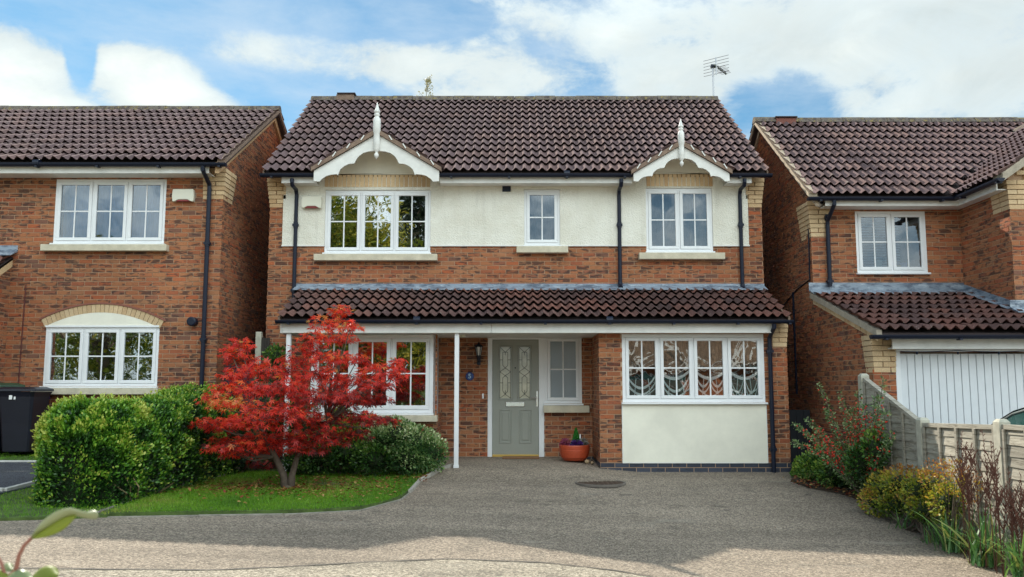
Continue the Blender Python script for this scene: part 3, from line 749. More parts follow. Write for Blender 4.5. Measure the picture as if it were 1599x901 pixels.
# triangular cheeks closing the ends of the lean-to
for xx in (lx0+.06, XF-.02):
    MB().add([(xx, ye+.1, zf1), (xx, YB, zf1), (xx, YB, zlt-.05), (xx, ye+.1, zle-.04)], [(0, 1, 2, 3)]) 
zu = aZ(443, YB); s_l = (zlt-zle)/(yt-ye)
fx = [aX(462, 448, YB)]+[aX(p, 448, YB) for p in (560, 668, 770, 858, 968, 1075)]+[aX(1194, 448, YB)]
for i in range(len(fx)-1):
    a, c = fx[i]+.002, fx[i+1]+.03*(i < len(fx)-2); dz = .004*(i % 2)
    b = MB(); V = [(x, y, z) for x in (a, c) for (y, z) in ((YB-.014-dz, zu), (YB-.014-dz, zlt+.065), (YB-.20, zlt+.065-.20*s_l+.0), (YB-.20, zlt+.055-.20*s_l), (YB-.006, zlt+.05), (YB-.006, zu))]
    b.add(V, [(0, 1, 7, 6), (1, 2, 8, 7), (2, 3, 9, 8), (3, 4, 10, 9), (4, 5, 11, 10), (5, 0, 6, 11), (0, 1, 2, 3, 4, 5), (6, 7, 8, 9, 10, 11)]); b.build('lead_flashing', lead, H)
gutter(H, (aX(431, 498, 12.93), 12.93, aZ(500, 12.93)), (aX(1238, 498, 12.93), 12.93, aZ(500, 12.93)), .055)
fa = (aX(443, 511, 13.05), aX(1206, 511, 13.05)); fm = aX(768, 511, 13.05)
for a, c in ((fa[0], fm-.002), (fm+.002, fa[1])): MB().box(a, c, 13.02, 13.05, zf0, zf1+.02).build('fascia', white_paint, H, bevel=.003)
MB().box(fa[0], fa[1], 13.05, YB-.02, zf0+.01, zf0+.03).build('soffit', white_paint, H)
b = MB(); b.box(lx0+.02, lx0+.06, 13.05, YB, zf0, zf1); b.build('fascia', white_paint, H)
# porch posts
for px in (449, 713.5):
    x = aX(px, 620, 13.1); b = MB().box(x-.035, x+.035, 13.07, 13.14, -.25, zf0); b.box(x-.042, x+.042, 13.063, 13.147, -.2, .02); b.build('porch_post', upvc, H, bevel=.005)
# ---- left bay
WL = wall(H, HB, (bayL[0], YL), (bayL[1], YL), -.45, zf0+.01, [(0.02, bayL[1]-bayL[0]-.02, aZ(647, YL), zf0+.02, 1)], plinth=.02, ext=(.01, .01))
wall(H, HB, (bayL[1], YL), (bayL[1], YB), -.45, aZ(647, YL), plinth=.02); wall(H, HB, (bayL[0], YB), (bayL[0], YL), -.45, aZ(647, YL), plinth=.02)
bz0 = aZ(645, YL); bx0, bx1 = aX(486, 585, YL), aX(677, 585, YL)
window(H, bx0, bx1, bz0, zf0+.005, YL-.01, 3, glass, flare=-.08, sill=(bayL[0]-.05, aX(683, 655, YL-.1), .10), fw=.06, cw=.06)
for x0 in (bx0, bx1-.05): MB().box(x0, x0+.05, YL+.062, YB, bz0-.03, zf0).build('bay_return', upvc, H)
# ---- porch: door, hall window
grey_door = mat('grey_door', (.29, .30, .26), .38, var=.05, vscale=3, bump=.12, bscale=70)
DY = YB+.02
b = MB(); f0, f1, fz = wd[0], aX(851, 620, YB), wd[3]
lf0, lf1, lz0, lz1 = R(769.5, 530.5, 841.5, 709.5, DY)
b.box(f0, lf0-.004, DY-.02, DY+.06, 0, fz); b.box(lf1+.004, f1, DY-.02, DY+.06, 0, fz); b.box(lf0-.004, lf1+.004, DY-.02, DY+.06, lz1+.004, fz); b.box(f0-.03, f1+.01, DY-.06, DY+.06, -.03, 0.0)
DF = b.build('door_frame', upvc, H, bevel=.004)
MB().box(wd[0]-.01, wh[1]+.01, DY-.035, DY+.02, aZ(525, YB)-.0, zf0+.0).build('header_panel', upvc, H)
door = MB(); holes = [R(781, 542, 798, 622, DY), R(811, 542, 828, 622, DY)]
D_ = panel('front_door', H, grey_door, lf0, lf1, lz0, lz1, holes, DY, DY+.045)
cm = mat('lead_came', (.035, .04, .045), .4, .5); leadglass = mat('leaded_glass', (.52, .48, .36), .12, spec=.9, var=.25, vscale=5)
for hx0, hx1, hz0, hz1 in holes:
    b = MB()
    for (a, c, d, e) in ((hx0-.03, hx1+.03, hz1, hz1+.028), (hx0-.03, hx1+.03, hz0-.028, hz0), (hx0-.03, hx0, hz0, hz1), (hx1, hx1+.03, hz0, hz1)): b.box(a, c, DY-.014, DY+.003, d, e)
    b.build('glazing_bead', grey_door, D_, bevel=.006)
    MB().box(hx0, hx1, DY+.015, DY+.02, hz0, hz1).build('leaded_pane', leadglass, D_)
    cx, w_, h = (hx0+hx1)/2, hx1-hx0, hz1-hz0; i0, i1 = hx0+w_*.27, hx1-w_*.27
    def ln(b, p, q, r=.0035):
        p = Vector((p[0], DY+.012, p[1])); q = Vector((q[0], DY+.012, q[1])); b.tube([p, q], r, 4)
    b = MB(); zz = lambda t: hz1-h*t
    ln(b, (i0, zz(.10)), (i0, zz(.36))); ln(b, (i1, zz(.10)), (i1, zz(.36))); ln(b, (i0, zz(.60)), (i0, zz(.86))); ln(b, (i1, zz(.60)), (i1, zz(.86)))
    ln(b, (hx0, zz(.0)), (cx, zz(.10))); ln(b, (hx1, zz(.0)), (cx, zz(.10))); ln(b, (i0, zz(.10)), (i1, zz(.10))); ln(b, (cx, zz(.1)), (cx, zz(.16)))
    ln(b, (i0, zz(.36)), (cx, zz(.41))); ln(b, (i1, zz(.36)), (cx, zz(.41)))
    dm = [(cx, zz(.41)), (hx1, zz(.485)), (cx, zz(.56)), (hx0, zz(.485))]
    for i in range(4): ln(b, dm[i], dm[(i+1) % 4])
    ln(b, (i0, zz(.60)), (cx, zz(.56))); ln(b, (i1, zz(.60)), (cx, zz(.56)))
    ln(b, (i0, zz(.86)), (cx, zz(.92))); ln(b, (i1, zz(.86)), (cx, zz(.92))); ln(b, (hx0, zz(1)), (cx, zz(.92))); ln(b, (hx1, zz(1)), (cx, zz(.92))); ln(b, (cx, zz(.84)), (cx, zz(.92)))
    for t in (.25, .7):
        ln(b, (hx0, zz(t)), (i0, zz(t))); ln(b, (i1, zz(t)), (hx1, zz(t)))
    for e in ((hx0, hx0), (hx1, hx1)): ln(b, (e[0], hz0), (e[1], hz1), .003)
    b.build('lead_came', cm, D_, fix=False)
for px0, px1 in ((780, 799), (811, 831)):
    x0, x1, z0, z1 = R(px0, 639, px1, 692, DY)
    b = MB()
    for (a, c, d, e) in ((x0, x1, z1-.02, z1), (x0, x1, z0, z0+.02), (x0, x0+.02, z0+.02, z1-.02), (x1-.02, x1, z0+.02, z1-.02)): b.box(a, c, DY-.012, DY+.003, d, e)
    b.build('door_panel', grey_door, D_, bevel=.007)
    MB().box(x0+.05, x1-.05, DY-.012, DY+.003, z0+.05, z1-.05).build('door_panel', grey_door, D_, bevel=.007)
x0, x1, z0, z1 = R(790, 627.5, 820, 635, DY); MB().box(x0, x1, DY-.022, DY+.002, z0, z1).build('letter_plate', chrome, D_, bevel=.008)
x, z = at(805.2, 574.5, DY); MB().lathe((x, DY-.012, z), [(0, .012), (.012, .012)], 12, 1).build('door_viewer', black_pl, D_)
x0, x1, z0, z1 = R(838, 611, 840.4, 635, DY); hb = MB().box(x0, x1, DY-.012, DY+.001, z0, z1); z = aZ(621, DY); hb.tube([((x0+x1)/2, DY-.01, z), ((x0+x1)/2, DY-.06, z), (x0-.04, DY-.065, z+.004), (x0-.11, DY-.062, z)], .010, 8); hb.build('door_handle', chrome, D_)
MB().box(lf0, lf1, DY-.03, DY+.05, 0.003, lz0-.004).build('threshold', brass, DF, bevel=.004)
window(H, wd[1]+.01, wh[1], wh[2], wh[3], YB+.0, 1, frost, sill=(aX(849, 638, YB), aX(920, 638, YB), .12), room=False, fw=.05, cw=.05)
# lantern
x, z = at(748, 552, YB-.12); L0 = MB(); k = .0111
L0.lathe((x, YB-.12, 0), [(aZ(534, YB-.12), .006), (aZ(537, YB-.12), .02), (aZ(538.5, YB-.12), .05), (aZ(541, YB-.12), .078), (aZ(541.5, YB-.12), .082), (aZ(542, YB-.12), .06)][::-1], 6)
LO = L0.build('lantern_top', black_pl, H)
gz0, gz1 = aZ(555, YB-.12), aZ(542, YB-.12)
MB().lathe((x, YB-.12, 0), [(gz0, .035), (gz1, .058)], 6).build('lantern_glass', mat('lamp_glass', (.5, .5, .48), .1, spec=.9), LO)
b = MB()
for i in range(6):
    a = 2*math.pi*i/6; b.tube([(x+.036*math.cos(a), YB-.12+.036*math.sin(a), gz0), (x+.06*math.cos(a), YB-.12+.06*math.sin(a), gz1)], .006, 4)
b.lathe((x, YB-.12, 0), [(gz0-.045, .012), (gz0-.03, .03), (gz0, .04)], 6); b.tube([(x, YB-.12, gz0-.03), (x, YB-.12, gz0-.09), (x, YB-.05, gz0-.10), (x, YB-.0, gz0-.08)], .014, 6); b.box(x-.03, x+.03, YB-.03, YB-.005, gz0-.16, gz0-.0); b.build('lantern_bracket', black_pl, LO)
# number plaque
px_, pz_ = at(734, 587.7, YB-.01)
pl_ = MB().lathe((px_, YB-.03, pz_), [(0, .062), (.006, .072), (.02, .072)], 28, 1).build('number_plaque', mat('plaque_blue', (.012, .045, .20), .25), H)
tcu = bpy.data.curves.new('numeral', 'FONT'); tcu.body = '5'; tcu.size = .11; tcu.extrude = .003; tcu.align_x = 'CENTER'; tcu.align_y = 'CENTER'; tcu.offset = .002
to = bpy.data.objects.new('numeral_tmp', tcu); COL.objects.link(to); bpy.context.view_layer.update()
me = bpy.data.meshes.new_from_object(to); COL.objects.unlink(to); bpy.data.objects.remove(to)
me.materials.clear(); me.materials.append(mat('numeral_white', (.42, .60, .8), .5)); me.transform(Matrix.Rotation(math.pi/2, 4, 'X'))
place(bpy.data.objects.new('numeral', me), pl_, (px_, YB-.0345, pz_))
x, z = at(754.7, 618.5, YB); MB().box(x-.016, x+.016, YB-.035, YB-.005, z-.045, z+.045).build('doorbell', upvc, H, bevel=.006)
x, z = at(722, 521, 13.7); MB().lathe((x, 13.7, zf0-.03), [(0, .05), (.04, .06)], 16).build('porch_lamp', alarm_m, H, smooth=False)
# ---- right bay
bw = R(972, 522, 1194, 628, YF); bw = (bw[0], bw[1], bw[2], zf0-.005)
cp = R(973, 632, 1197, 722, YF)
pz = .03
WR = wall(H, HB, (bayR, YF), (XF, YF), -.45, zf1, [o(bw, bayR)], [(cp[0]-bayR-.0, cp[1]-bayR+.0, cp[2], cp[3]+.05), (XF-bayR-.225, 9, zf0-.20, 9)], plinth=cp[2]-.0+.02, zc=cp[2]-.005, ext=(.01, .01))
wall(H, HB, (XF, YF), (XF, YB), -.45, zf1, zc=cp[2]-.005, plinth=cp[2])
wall(H, HB, (bayR, YB), (bayR, YF), -.45, zf1, zc=cp[2]-.005, plinth=cp[2], ext=(0, .0))
quoins(WR, XF, 1, YF, zf1-.02, 5, .225, step=.006)
MB().box(cp[0], cp[1], YF-.02, YF, cp[2]+.0, cp[3]+.03).build('render_panel', cream_smooth, H)
b = MB().box(cp[0]-.012, cp[0], YF-.026, YF, cp[2]-.01, cp[3]+.03).box(cp[1], cp[1]+.012, YF-.026, YF, cp[2]-.01, cp[3]+.03).box(cp[0], cp[1], YF-.026, YF, cp[2]-.012, cp[2]-.001); b.build('render_bead', white_paint, H)
def reflection_swags(wo, X0, X1, Z0, Z1, Y):
    """white festoon ribbons imitating wavy reflections, with plain curtains behind"""
    zt = Z0+(Z1-Z0)*.44; p = (X1-X0-.1)/4
    def ribbon(b, pts, wd_):
        k = len(b.v); n = len(pts)
        for i, (x, z) in enumerate(pts):
            b.v += [(x, Y+.026+.003*math.sin(x*40), z-wd_/2), (x, Y+.022+.003*math.sin(x*40), z+wd_/2)]
        for i in range(n-1): b.face([k+2*i, k+2*i+2, k+2*i+3, k+2*i+1])
    for c in range(4):
        b = MB(); a0 = X0+.05+p*c+.05; a1 = a0+p-.10; N = 22; am = (a0+a1)/2; s = [(.6, .16), (.9, .14), (.45, .10), (1.0, .2)][c]
        for dz, sag, wd_ in ((0, .10, .05), (-.07, .17*s[0]+.08, .042), (-.17, .22*s[0]+.05, .032)):
            if c == 0 and dz == 0: continue
            for (q0, q1) in (((a0, am), (am, a1)) if c in (2, 3) and dz else ((a0, a1),)):
                ribbon(b, [(q0+(q1-q0)*i/N, zt+dz-sag*(1-(2*i/N-1)**2)+(.03*(2*i/N-1) if c < 2 else 0)) for i in range(N+1)], wd_)
        ribbon(b, [(a0+(a1-a0)*i/N, Z0+.09+(.14*abs(2*i/N-1)**1.5)) for i in range(N+1)], .02)
        for t in (.28, .72):
            x = a0+(a1-a0)*t; ribbon(b, [(x-.003-.03*(i/8), zt-.12-.25*i/8) for i in range(9)], .02) if False else b.tube([(x, Y+.045, zt-.10), (x+(t-.5)*.12, Y+.045, zt-.36)], .006, 5)
        b.build('curtain', white_cloth, wo, fix=False)  # ribbons modelled as cloth in place of reflections on the panes
    curtain_panel(wo, X0+.04, X1-.04, Z0, zt-.12, Y+.10, mat('curtain_rust', (.16, .055, .035), .9), .012, .11)
    curtain_panel(wo, X0+.03, X1-.03, zt+.06, Z1, Y+.12, mat('curtain_brown', (.13, .105, .075), .9), .014, .085)
window(H, *bw, YF-.005, 4, glass_wav, fw=.055, cw=.05, curt=reflection_swags)
xd, zt_ = at(1203, 506, 12.93); xb, zb = at(1209, 735, YF-.06)
downpipe(H, [(xb-.0, 12.93, zt_), (xb, 12.93, zt_-.05), (xb, YF-.06, zt_-.20), (xb, YF-.06, -.14)], clips=(1.78, .25))
# side gate
gm = mat('gate_paint', (.012, .045, .06), .5)
b = MB().box(XF+.04, XF+.12, 14.1, 14.18, -.3, 1.55)
HB.finish(H, 300); HT.finish(H, 300)
# ================================================================== LEFT HOUSE
LY = 13.75; LXc = aX(345.5, 380, LY)
L = empty('brick_house', (LXc, LY, 0), 'red brick house on the left with arched ground floor window and bins beside it', 'house')
LB, LT = Bricks(), Tiles()
le, lr = 13.40, None
lze = aZ(251, le); lvx = aX(353, 253, le)
lry = 13.40+3.3
for _ in range(30):                                   # the ridge end must stand on the verge line
    e = aX(438, 171, lry)-lvx; lry += e*2
lzr = aZ(173, lry); LP = (lzr-lze)/(lry-le)
lw1 = R(86, 280, 259, 380, LY); lw2 = R(70, 510, 248, 603, LY)
LX0 = -16.0; wx = aX(16, 440, LY)
arc_t = [(70+ (248-70)*i/16, 510-21*(1-((i/16)*2-1)**2)) for i in range(17)]
LWo = wall(L, LB, (LX0, LY), (LXc, LY), -.5, lze, [o(lw1, LX0), o(lw2, LX0)], [(aX(71, 505, LY)-LX0, aX(254, 505, LY)-LX0, lw2[3], aZ(496, LY)), (aX(88, 490, LY)-LX0, aX(236, 490, LY)-LX0, lw2[3], aZ(487, LY)), (aX(326, 300, LY)-LX0, 20, aZ(308, LY), 9)], ext=(0, .01))
lbk = 2*lry-le-.33
wall(L, LB, (LXc, LY), (LXc, lbk), -.5, lze, top=(lambda a: lze+min(LY+a-le, 2*lry-le-LY-a)*LP-.07, lry-LY))
wall(L, LB, (LXc, lbk), (LX0, lbk), -.5, lze+.1, nobrick=[(-1, 30, -1, 9)])
window(L, *lw1, LY, 3, glass_sky, sill=(aX(70, 385, LY), aX(265, 385, LY), .11), curt=lambda wo, a, b_, c, d, Y: curtain_panel(wo, a+.05, b_-.05, c, d, Y+.2, mat('net_sky_reflection', (.30, .58, .90), .9), .01, .07))  # blue put into the net imitates sky reflected in these panes
def sillthings(wo, X0, X1, Z0, Z1, Y):
    for x, r, h, m in ((X0+.22, .05, .12, white_cloth), (X0+.42, .035, .16, mat('blue_vase', (.03, .04, .25), .3)), (X0+.56, .05, .12, white_cloth), (X1-.28, .05, .11, white_cloth)):
        MB().lathe((x, Y+.16, Z0+.02), [(0, r*.7), (h*.4, r), (h*.8, r*.8), (h, r*.5)], 12).build('ornament', m, wo, smooth=True)
    b = MB(); zt = Z1-.06
    for i in range(24):
        x = X0+.06+(X1-X0-.12)*i/24; x2 = X0+.06+(X1-X0-.12)*(i+1)/24; b.add([(x, Y+.2, zt), (x2, Y+.2, zt), (x2, Y+.2+.02*(i % 2), zt-.12-.03*math.sin(i+1)), (x, Y+.2+.02*((i+1) % 2), zt-.12-.03*math.sin(i))], [(0, 1, 2, 3)])
    b.build('curtain', white_cloth, wo, fix=False)
window(L, *lw2, LY-.0, 3, glass, sill=(aX(55, 608, LY), aX(252, 608, LY), .10), curt=sillthings)
# arched head: cream board and buff arch bricks
az0 = lw2[3]
def arcp(px, k): # k px above the spring
    t = (px-70)/(248-70)*2-1; return at(px, 511-23*(1-t*t)-k*(1.0), LY)
pts = [arcp(70+178*i/20, 0) for i in range(21)]
MB().prism([(pts[0][0], az0-.0)]+[(p[0], max(p[1], az0+.004)) for p in pts]+[(pts[-1][0], az0-.0)], LY-.02, LY+.04).build('arch_board', cream_smooth, L)
MB().box(lw2[0], lw2[1], LY-.03, LY+.0, az0-.012, az0+.02).build('arch_board', upvc, L)
N = 27
for i in range(N):
    p0, p1 = 71+180*i/N, 71+180*(i+1)/N
    def nrm(px): t = (px-70)/(248-70)*2-1; s = -(23*2*t*2/178); return Vector((-s*1.0*-1, 0, 1)).normalized() if False else Vector((-(-s), 0, 1)).normalized()
    q = []
    for px, d in ((p0+.3, 0), (p1-.3, 0), (p1-.3, 1), (p0+.3, 1)):
        t = (px-70)/(248-70)*2-1; x, z = at(px, 511-23*(1-t*t), LY); sl2 = 23*2*t*2/178           # outward normal leans with the arch
        n_ = Vector((sl2, 1)).normalized(); q.append((x+n_.x*.135*d, z+n_.y*.135*d))
    b = MB(); b.cr = random.random(); b.prism(q, LY-.022, LY+.01); b.build('arch_brick', buff_brick, LWo)
b = MB()
for i in range(30):
    px0_, px1_ = 69+184*i/30, 69+184*(i+1)/30
    def pt(px, h):
        t = (px-70)/(248-70)*2-1; x, z = at(px, 511-23*(1-t*t), LY); sl2 = 23*2*t*2/178; n_ = Vector((sl2, 1)).normalized(); return (x+n_.x*h, z+n_.y*h)
    b.prism([pt(px0_, .138), pt(px1_, .138), pt(px1_, .165), pt(px0_, .165)], LY-.035, LY)
b.build('arch_drip', mat('creasing_tile', (.24, .09, .06), .8), L)
quoins(LWo, LXc, 1, LY, lze-.05, 7, .33, sidelen=.45, step=.010)
b = MB().prism([(le+.02, lze-.03), (lry, lzr-.03), (2*lry-le, lze-.03), (2*lry-le, lze-.07), (lry, lzr-.08), (le+.02, lze-.07)], LX0, lvx-.02, 'x'); lro = b.build('roof', under, L)
LT.slope(lro, tile_m, (LX0, le, lze), (lvx, le, lze), (LX0, lry, lzr), g0=.32)
LT.slope(lro, tile_m, (lvx, 2*lry-le, lze), (LX0, 2*lry-le, lze), (lvx, lry, lzr), g0=.32, hide=True)
ridge(L, (-13, lry, lzr+.05), (lvx+.01, lry, lzr+.05))
cream_verge = mat('cream_verge', (.50, .40, .29), .8, var=.2, vscale=10, bump=.3)
def vergeband(house, X, s, ya, za, yb_, zb, m, dep=.17, th=.035, top=.0):
    b = MB(); b.add([(x, y, z+d) for x in (X-s*.02, X+s*th) for (y, z) in ((ya, za), (yb_, zb)) for d in (-dep, top)], [(0, 2, 3, 1), (4, 6, 7, 5), (0, 4, 5, 1), (2, 6, 7, 3), (0, 4, 6, 2), (1, 5, 7, 3)])
    b.build('verge_board', m, house)
tan = mat('tan_verge', (.50, .32, .17), .7, var=.15, vscale=9)
for ya in (le, 2*lry-le):
    vergeband(L, LXc, 1, ya, lze-.03, lry, lzr-.03, tan, .18, .05, .0); vergeband(L, LXc+.03, 1, ya, lze-.0, lry, lzr, verge_m, .035, lvx-LXc-.03, .03)
gutter(L, (LX0, le-.045, lze-.055), (lvx+.02, le-.045, lze-.055))
MB().box(LX0, aX(326, 265, le), le+.02, le+.045, aZ(270, le), lze-.03).build('fascia', white_paint, L, bevel=.003)
MB().box(LX0, aX(326, 265, le), le+.045, LY, aZ(270, le)+.004, aZ(270, le)+.02).build('soffit', white_paint, L)
xb, zb = at(311, 560, LY-.06); xt, zt = at(317, 262, le-.045)
downpipe(L, [(xt, le-.045, lze-.09), (xt, le-.045, lze-.16), (xt, LY-.07, lze-.33), (xt, LY-.06, lze-.40), (xt, LY-.06, -.2)], r=.036, clips=(3.6, 2.0))
alarm(L, 272, 306, 297, 316, LY)
x, z = at(300, 502, LY-.1); b = MB().lathe((x, LY-.14, z), [(0, .055), (.01, .075), (.14, .075)], 18, 1); b.build('boiler_flue', black_pl, L)
x, z = at(42, 445, LY); x2, z2 = at(33, 610, LY); MB().tube([(x, LY-.02, z), (x-.01, LY-.02, (z+z2)/2), (x-.02, LY-.02, z2)], .008, 5).build('cable', mat('cable_red', (.10, .02, .02), .5), L)
# its projecting garage, off the left edge
gx = wx; gz = aZ(398, LY); gy = 12.3
wall(L, LB, (gx, gy), (gx, LY), -.5, gz-.62*(LY-gy)-.12, top=(lambda a: gz-.12-.62*(LY-gy-a), LY-gy)); gwf = wall(L, LB, (LX0, gy), (gx, gy), -.5, gz-.62*(LY-gy)-.12)
b = MB().prism([(gy-.3, gz-.62*(LY-gy+.3)-.03), (LY, gz-.03), (LY, gz-.08), (gy-.3, gz-.62*(LY-gy+.3)-.08)], LX0, gx+.03, 'x'); gro = b.build('garage_roof', under, L)
LT.slope(gro, tile_low, (LX0, gy-.3, gz-.62*(LY-gy+.3)), (gx+.06, gy-.3, gz-.62*(LY-gy+.3)), (LX0, LY, gz))
vergeband(L, gx, 1, gy-.3, gz-.62*(LY-gy+.3)-.05, LY-.01, gz-.05, buff_brick, .15, .03)
b = MB(); b.add([(x, y, z) for x in (LX0, gx+.10) for (y, z) in ((LY-.012, gz+.16), (LY-.014, gz+.08), (LY-.2, gz-.03), (LY-.2, gz-.04), (LY-.004, gz+.05), (LY-.004, gz+.16))], [(0, 1, 7, 6), (1, 2, 8, 7), (2, 3, 9, 8), (3, 4, 10, 9), (4, 5, 11, 10), (5, 0, 6, 11), (0, 1, 2, 3, 4, 5), (6, 7, 8, 9, 10, 11)]); b.build('lead_flashing', lead, L)
LB.finish(L, 300); LT.finish(L, 300)

# ================================================================== RIGHT HOUSE
RY, RG_, RW = 13.80, 11.60, 12.40
rx = aX(1270, 430, RY); zg = -.45
Q = empty('brick_house', (rx, RY, zg), 'red brick house on the right with a white ribbed garage door under a tiled lean-to', 'house')
QB, QT = Bricks(), Tiles()
re = 13.46; rze = aZ(304, re); rvx = aX(1263, 303, re); rry = re+3.3
for _ in range(30): rry -= (aX(1178, 187, rry)-rvx)*2
rzr = aZ(191, rry); RP = (rzr-rze)/(rry-re)
wgx = aX(1503, 400, RY); RX1 = 12.4
rw = R(1337, 330, 1447, 426, RY)
rbk = 2*rry-re-.33
gx0 = aX(1365, 600, RG_); gze, gzt = aZ(517, 11.30), aZ(459, RY-.02); gs = (gzt-gze)/(RY-.02-11.30)
QW = wall(Q, QB, (rx, RY), (RX1, RY), zg-.2, rze, [o(rw, rx), (.2, RX1-rx-.2, -.4, 2.0, 1)], [(-.1, .30, aZ(357, RY), 9), (wgx-rx+.05, 99, -9, 99), (-.1, 99, -9, gzt-.7)], ext=(.01, 0))
wall(Q, QB, (rx, rbk), (rx, RY), zg-.2, rze, top=(lambda a: rze+min(rbk-a-re, 2*rry-re-rbk+a)*RP-.07, rbk-rry))
wall(Q, QB, (RX1, rbk), (rx, rbk), zg-.2, rze+.1, nobrick=[(-1, 30, -1, 9)]); wall(Q, QB, (RX1, RY), (RX1, rbk), zg-.2, rze+.1, nobrick=[(-1, 30, -1, 9)])
def shades(wo, X0, X1, Z0, Z1, Y):
    blind(wo, X0, X0+(X1-X0)*.72, Z0, Z1, Y); 
    for x, h, m in ((X1-.34, .16, mat('toy_blue', (.05, .12, .4), .5)), (X1-.2, .2, mat('toy_dark', (.02, .02, .03), .5)), (X1-.44, .12, mat('toy_yellow', (.5, .35, .05), .5)), (X0+.42, .2, alarm_m)):
        MB().box(x-.05, x+.05, Y+.1, Y+.16, Z0+.03, Z0+.03+h).build('ornament', m, wo, bevel=.01)
window(Q, *rw, RY, 2, glass_sky, curt=shades)
quoins(QW, rx, -1, RY, rze-.05, 8, .31, sidelen=.45, step=.010)
# wing
wwall = wall(Q, QB, (wgx, RY), (wgx, RW), zg-.2, rze-.02, ext=(0, 0)) if False else wall(Q, QB, (wgx, RY), (wgx, RW), zg-.2, rze-.02)
wr_x = wgx+2.3; wp = .70; wvx = wgx-.22
wz = lambda X: rze+(min(X-wvx, 2*wr_x-wvx-X))*wp
zq = aZ(327, RW)
wf = wall(Q, QB, (wgx, RW), (2*wr_x-wgx, RW), zg-.2, rze, nobrick=[(-.1, 99, zq, 99)], top=(lambda a: wz(wgx+a)-.08, wr_x-wgx), ext=(.01, 0))
wall(Q, QB, (wgx, RW-.001), (2*wr_x-wgx, RW-.001), zq, zq+.001, mat_=buff_brick)
for row in range(40):                                      # buff brick gable
    z0 = zq+.005+row*.075
    if z0+.065 > wz(wr_x): break
    x = wgx-.012-(.008*min(row, 7)); k = 0
    while x < 2*wr_x-wgx:
        w_ = (.215 if (row % 2 == 0 or k) else .1025)+(.012+.008*min(row, 7) if k == 0 else 0); x1 = x+w_
        if wz(x1 if x1 < wr_x else x)-.12 > z0+.065 and wz(max(x, wvx+.02))-.10 > z0+.065:
            q = MB(); q.cr = random.random(); q.box(x, x1, RW-.010-.008*min(row, 4), RW+(.2 if k == 0 else .02), z0, z0+.065); q.build('buff_brick', buff_brick, wf)
        x = x1+.01; k += 1
for row in range(8):
    z0 = zq+.005+row*.075; q = MB(); q.cr = random.random(); q.box(wgx-.012-.008*row, wgx+.02, RW+.21, RW+.42, z0, z0+.065); 
    if z0 < rze-.1: q.build('buff_brick', buff_brick, wf)
b = MB().prism([(wvx+.02, rze-.03), (wr_x, wz(wr_x)-.03), (2*wr_x-wvx, rze-.03), (2*wr_x-wvx, rze-.08), (wr_x, wz(wr_x)-.08), (wvx+.02, rze-.08)], RW-.22, 15.0, 'y'); wro = b.build('wing_roof', under, Q)
mainz = lambda y: rze+(y-re)*RP
QT.slope(wro, tile_m, (wvx, 15.6, rze), (wvx, RW-.25, rze), (wr_x, 15.6, wz(wr_x)), g0=.32, keep=lambda c: c.z > mainz(c.y)+.0 and c.y > RW-.3)
QT.slope(wro, tile_m, (2*wr_x-wvx, RW-.25, rze), (2*wr_x-wvx, 15.6, rze), (wr_x, RW-.25, wz(wr_x)), g0=.32, keep=lambda c: c.z > mainz(c.y))
ridge(Q, (wr_x, RW-.25, wz(wr_x)+.05), (wr_x, re+(wz(wr_x)-rze)/RP, wz(wr_x)+.05))
# the valley
b = MB(); v0 = Vector((wvx, re, rze)); X2 = wr_x; v1 = Vector((X2, re+(wz(X2)-rze)/RP, wz(X2))); b.tube([v0+Vector((0, 0, .0)), v1+Vector((0, 0, .0))], .035, 6); b.build('valley', black_pl, Q)
for s in (1, -1):                                                                  # cream verge of the wing gable
    xe = wvx if s == 1 else 2*wr_x-wvx; b = MB()
    V = [(xe, y, rze+d) for y in (RW-.24, RW+.01) for d in (-.10, .03)]+[(wr_x, y, wz(wr_x)+d) for y in (RW-.24, RW+.01) for d in (-.10, .03)]
    b.add(V, [(0, 1, 3, 2), (4, 5, 7, 6), (0, 1, 5, 4), (2, 3, 7, 6), (0, 2, 6, 4), (1, 3, 7, 5)]); b.build('verge', mat('pale_verge', (.42, .36, .28), .85, var=.25, vscale=10, bump=.4), Q)
b = MB().prism([(re+.02, rze-.03), (rry, rzr-.03), (2*rry-re, rze-.03), (2*rry-re, rze-.07), (rry, rzr-.08), (re+.02, rze-.07)], rvx+.02, RX1, 'x'); qro = b.build('roof', under, Q)
QT.slope(qro, tile_m, (rvx, re, rze), (RX1, re, rze), (rvx, rry, rzr), g0=.32, keep=lambda c: not (c.x > wvx and wz(c.x)+.01 > c.z))
QT.slope(qro, tile_m, (RX1, 2*rry-re, rze), (rvx, 2*rry-re, rze), (RX1, rry, rzr), g0=.32, hide=True)
ridge(Q, (rvx-.01, rry, rzr+.05), (RX1, rry, rzr+.05))
for ya in (re, 2*rry-re):
    vergeband(Q, rx, -1, ya, rze-.03, rry, rzr-.03, cream_verge, .15, .04, .0); vergeband(Q, rx-.02, -1, ya, rze, rry, rzr, cream_verge, .04, rx-.02-rvx, .03)
x0, z0 = at(1225, 189, rry); MB().box(x0-.2, x0+.2, rry-.12, rry+.12, z0-.1, z0+.03).build('ridge_vent', mat('terracotta_vent', (.2, .07, .05), .8), Q, bevel=.01); MB().box(x0-.22, x0+.22, rry-.15, rry+.15, z0+.034, z0+.055).build('ridge_vent', under, Q)
gutter(Q, (rvx-.03, re-.045, rze-.055), (wvx-.03, re-.045, rze-.055)); gutter(Q, (wvx-.045, re-.06, rze-.055), (wvx-.045, RW-.27, rze-.055))
MB().box(aX(1290, 315, re), wvx+.03, re+.02, re+.045, aZ(321, re), rze-.03).build('fascia', white_paint, Q, bevel=.003)
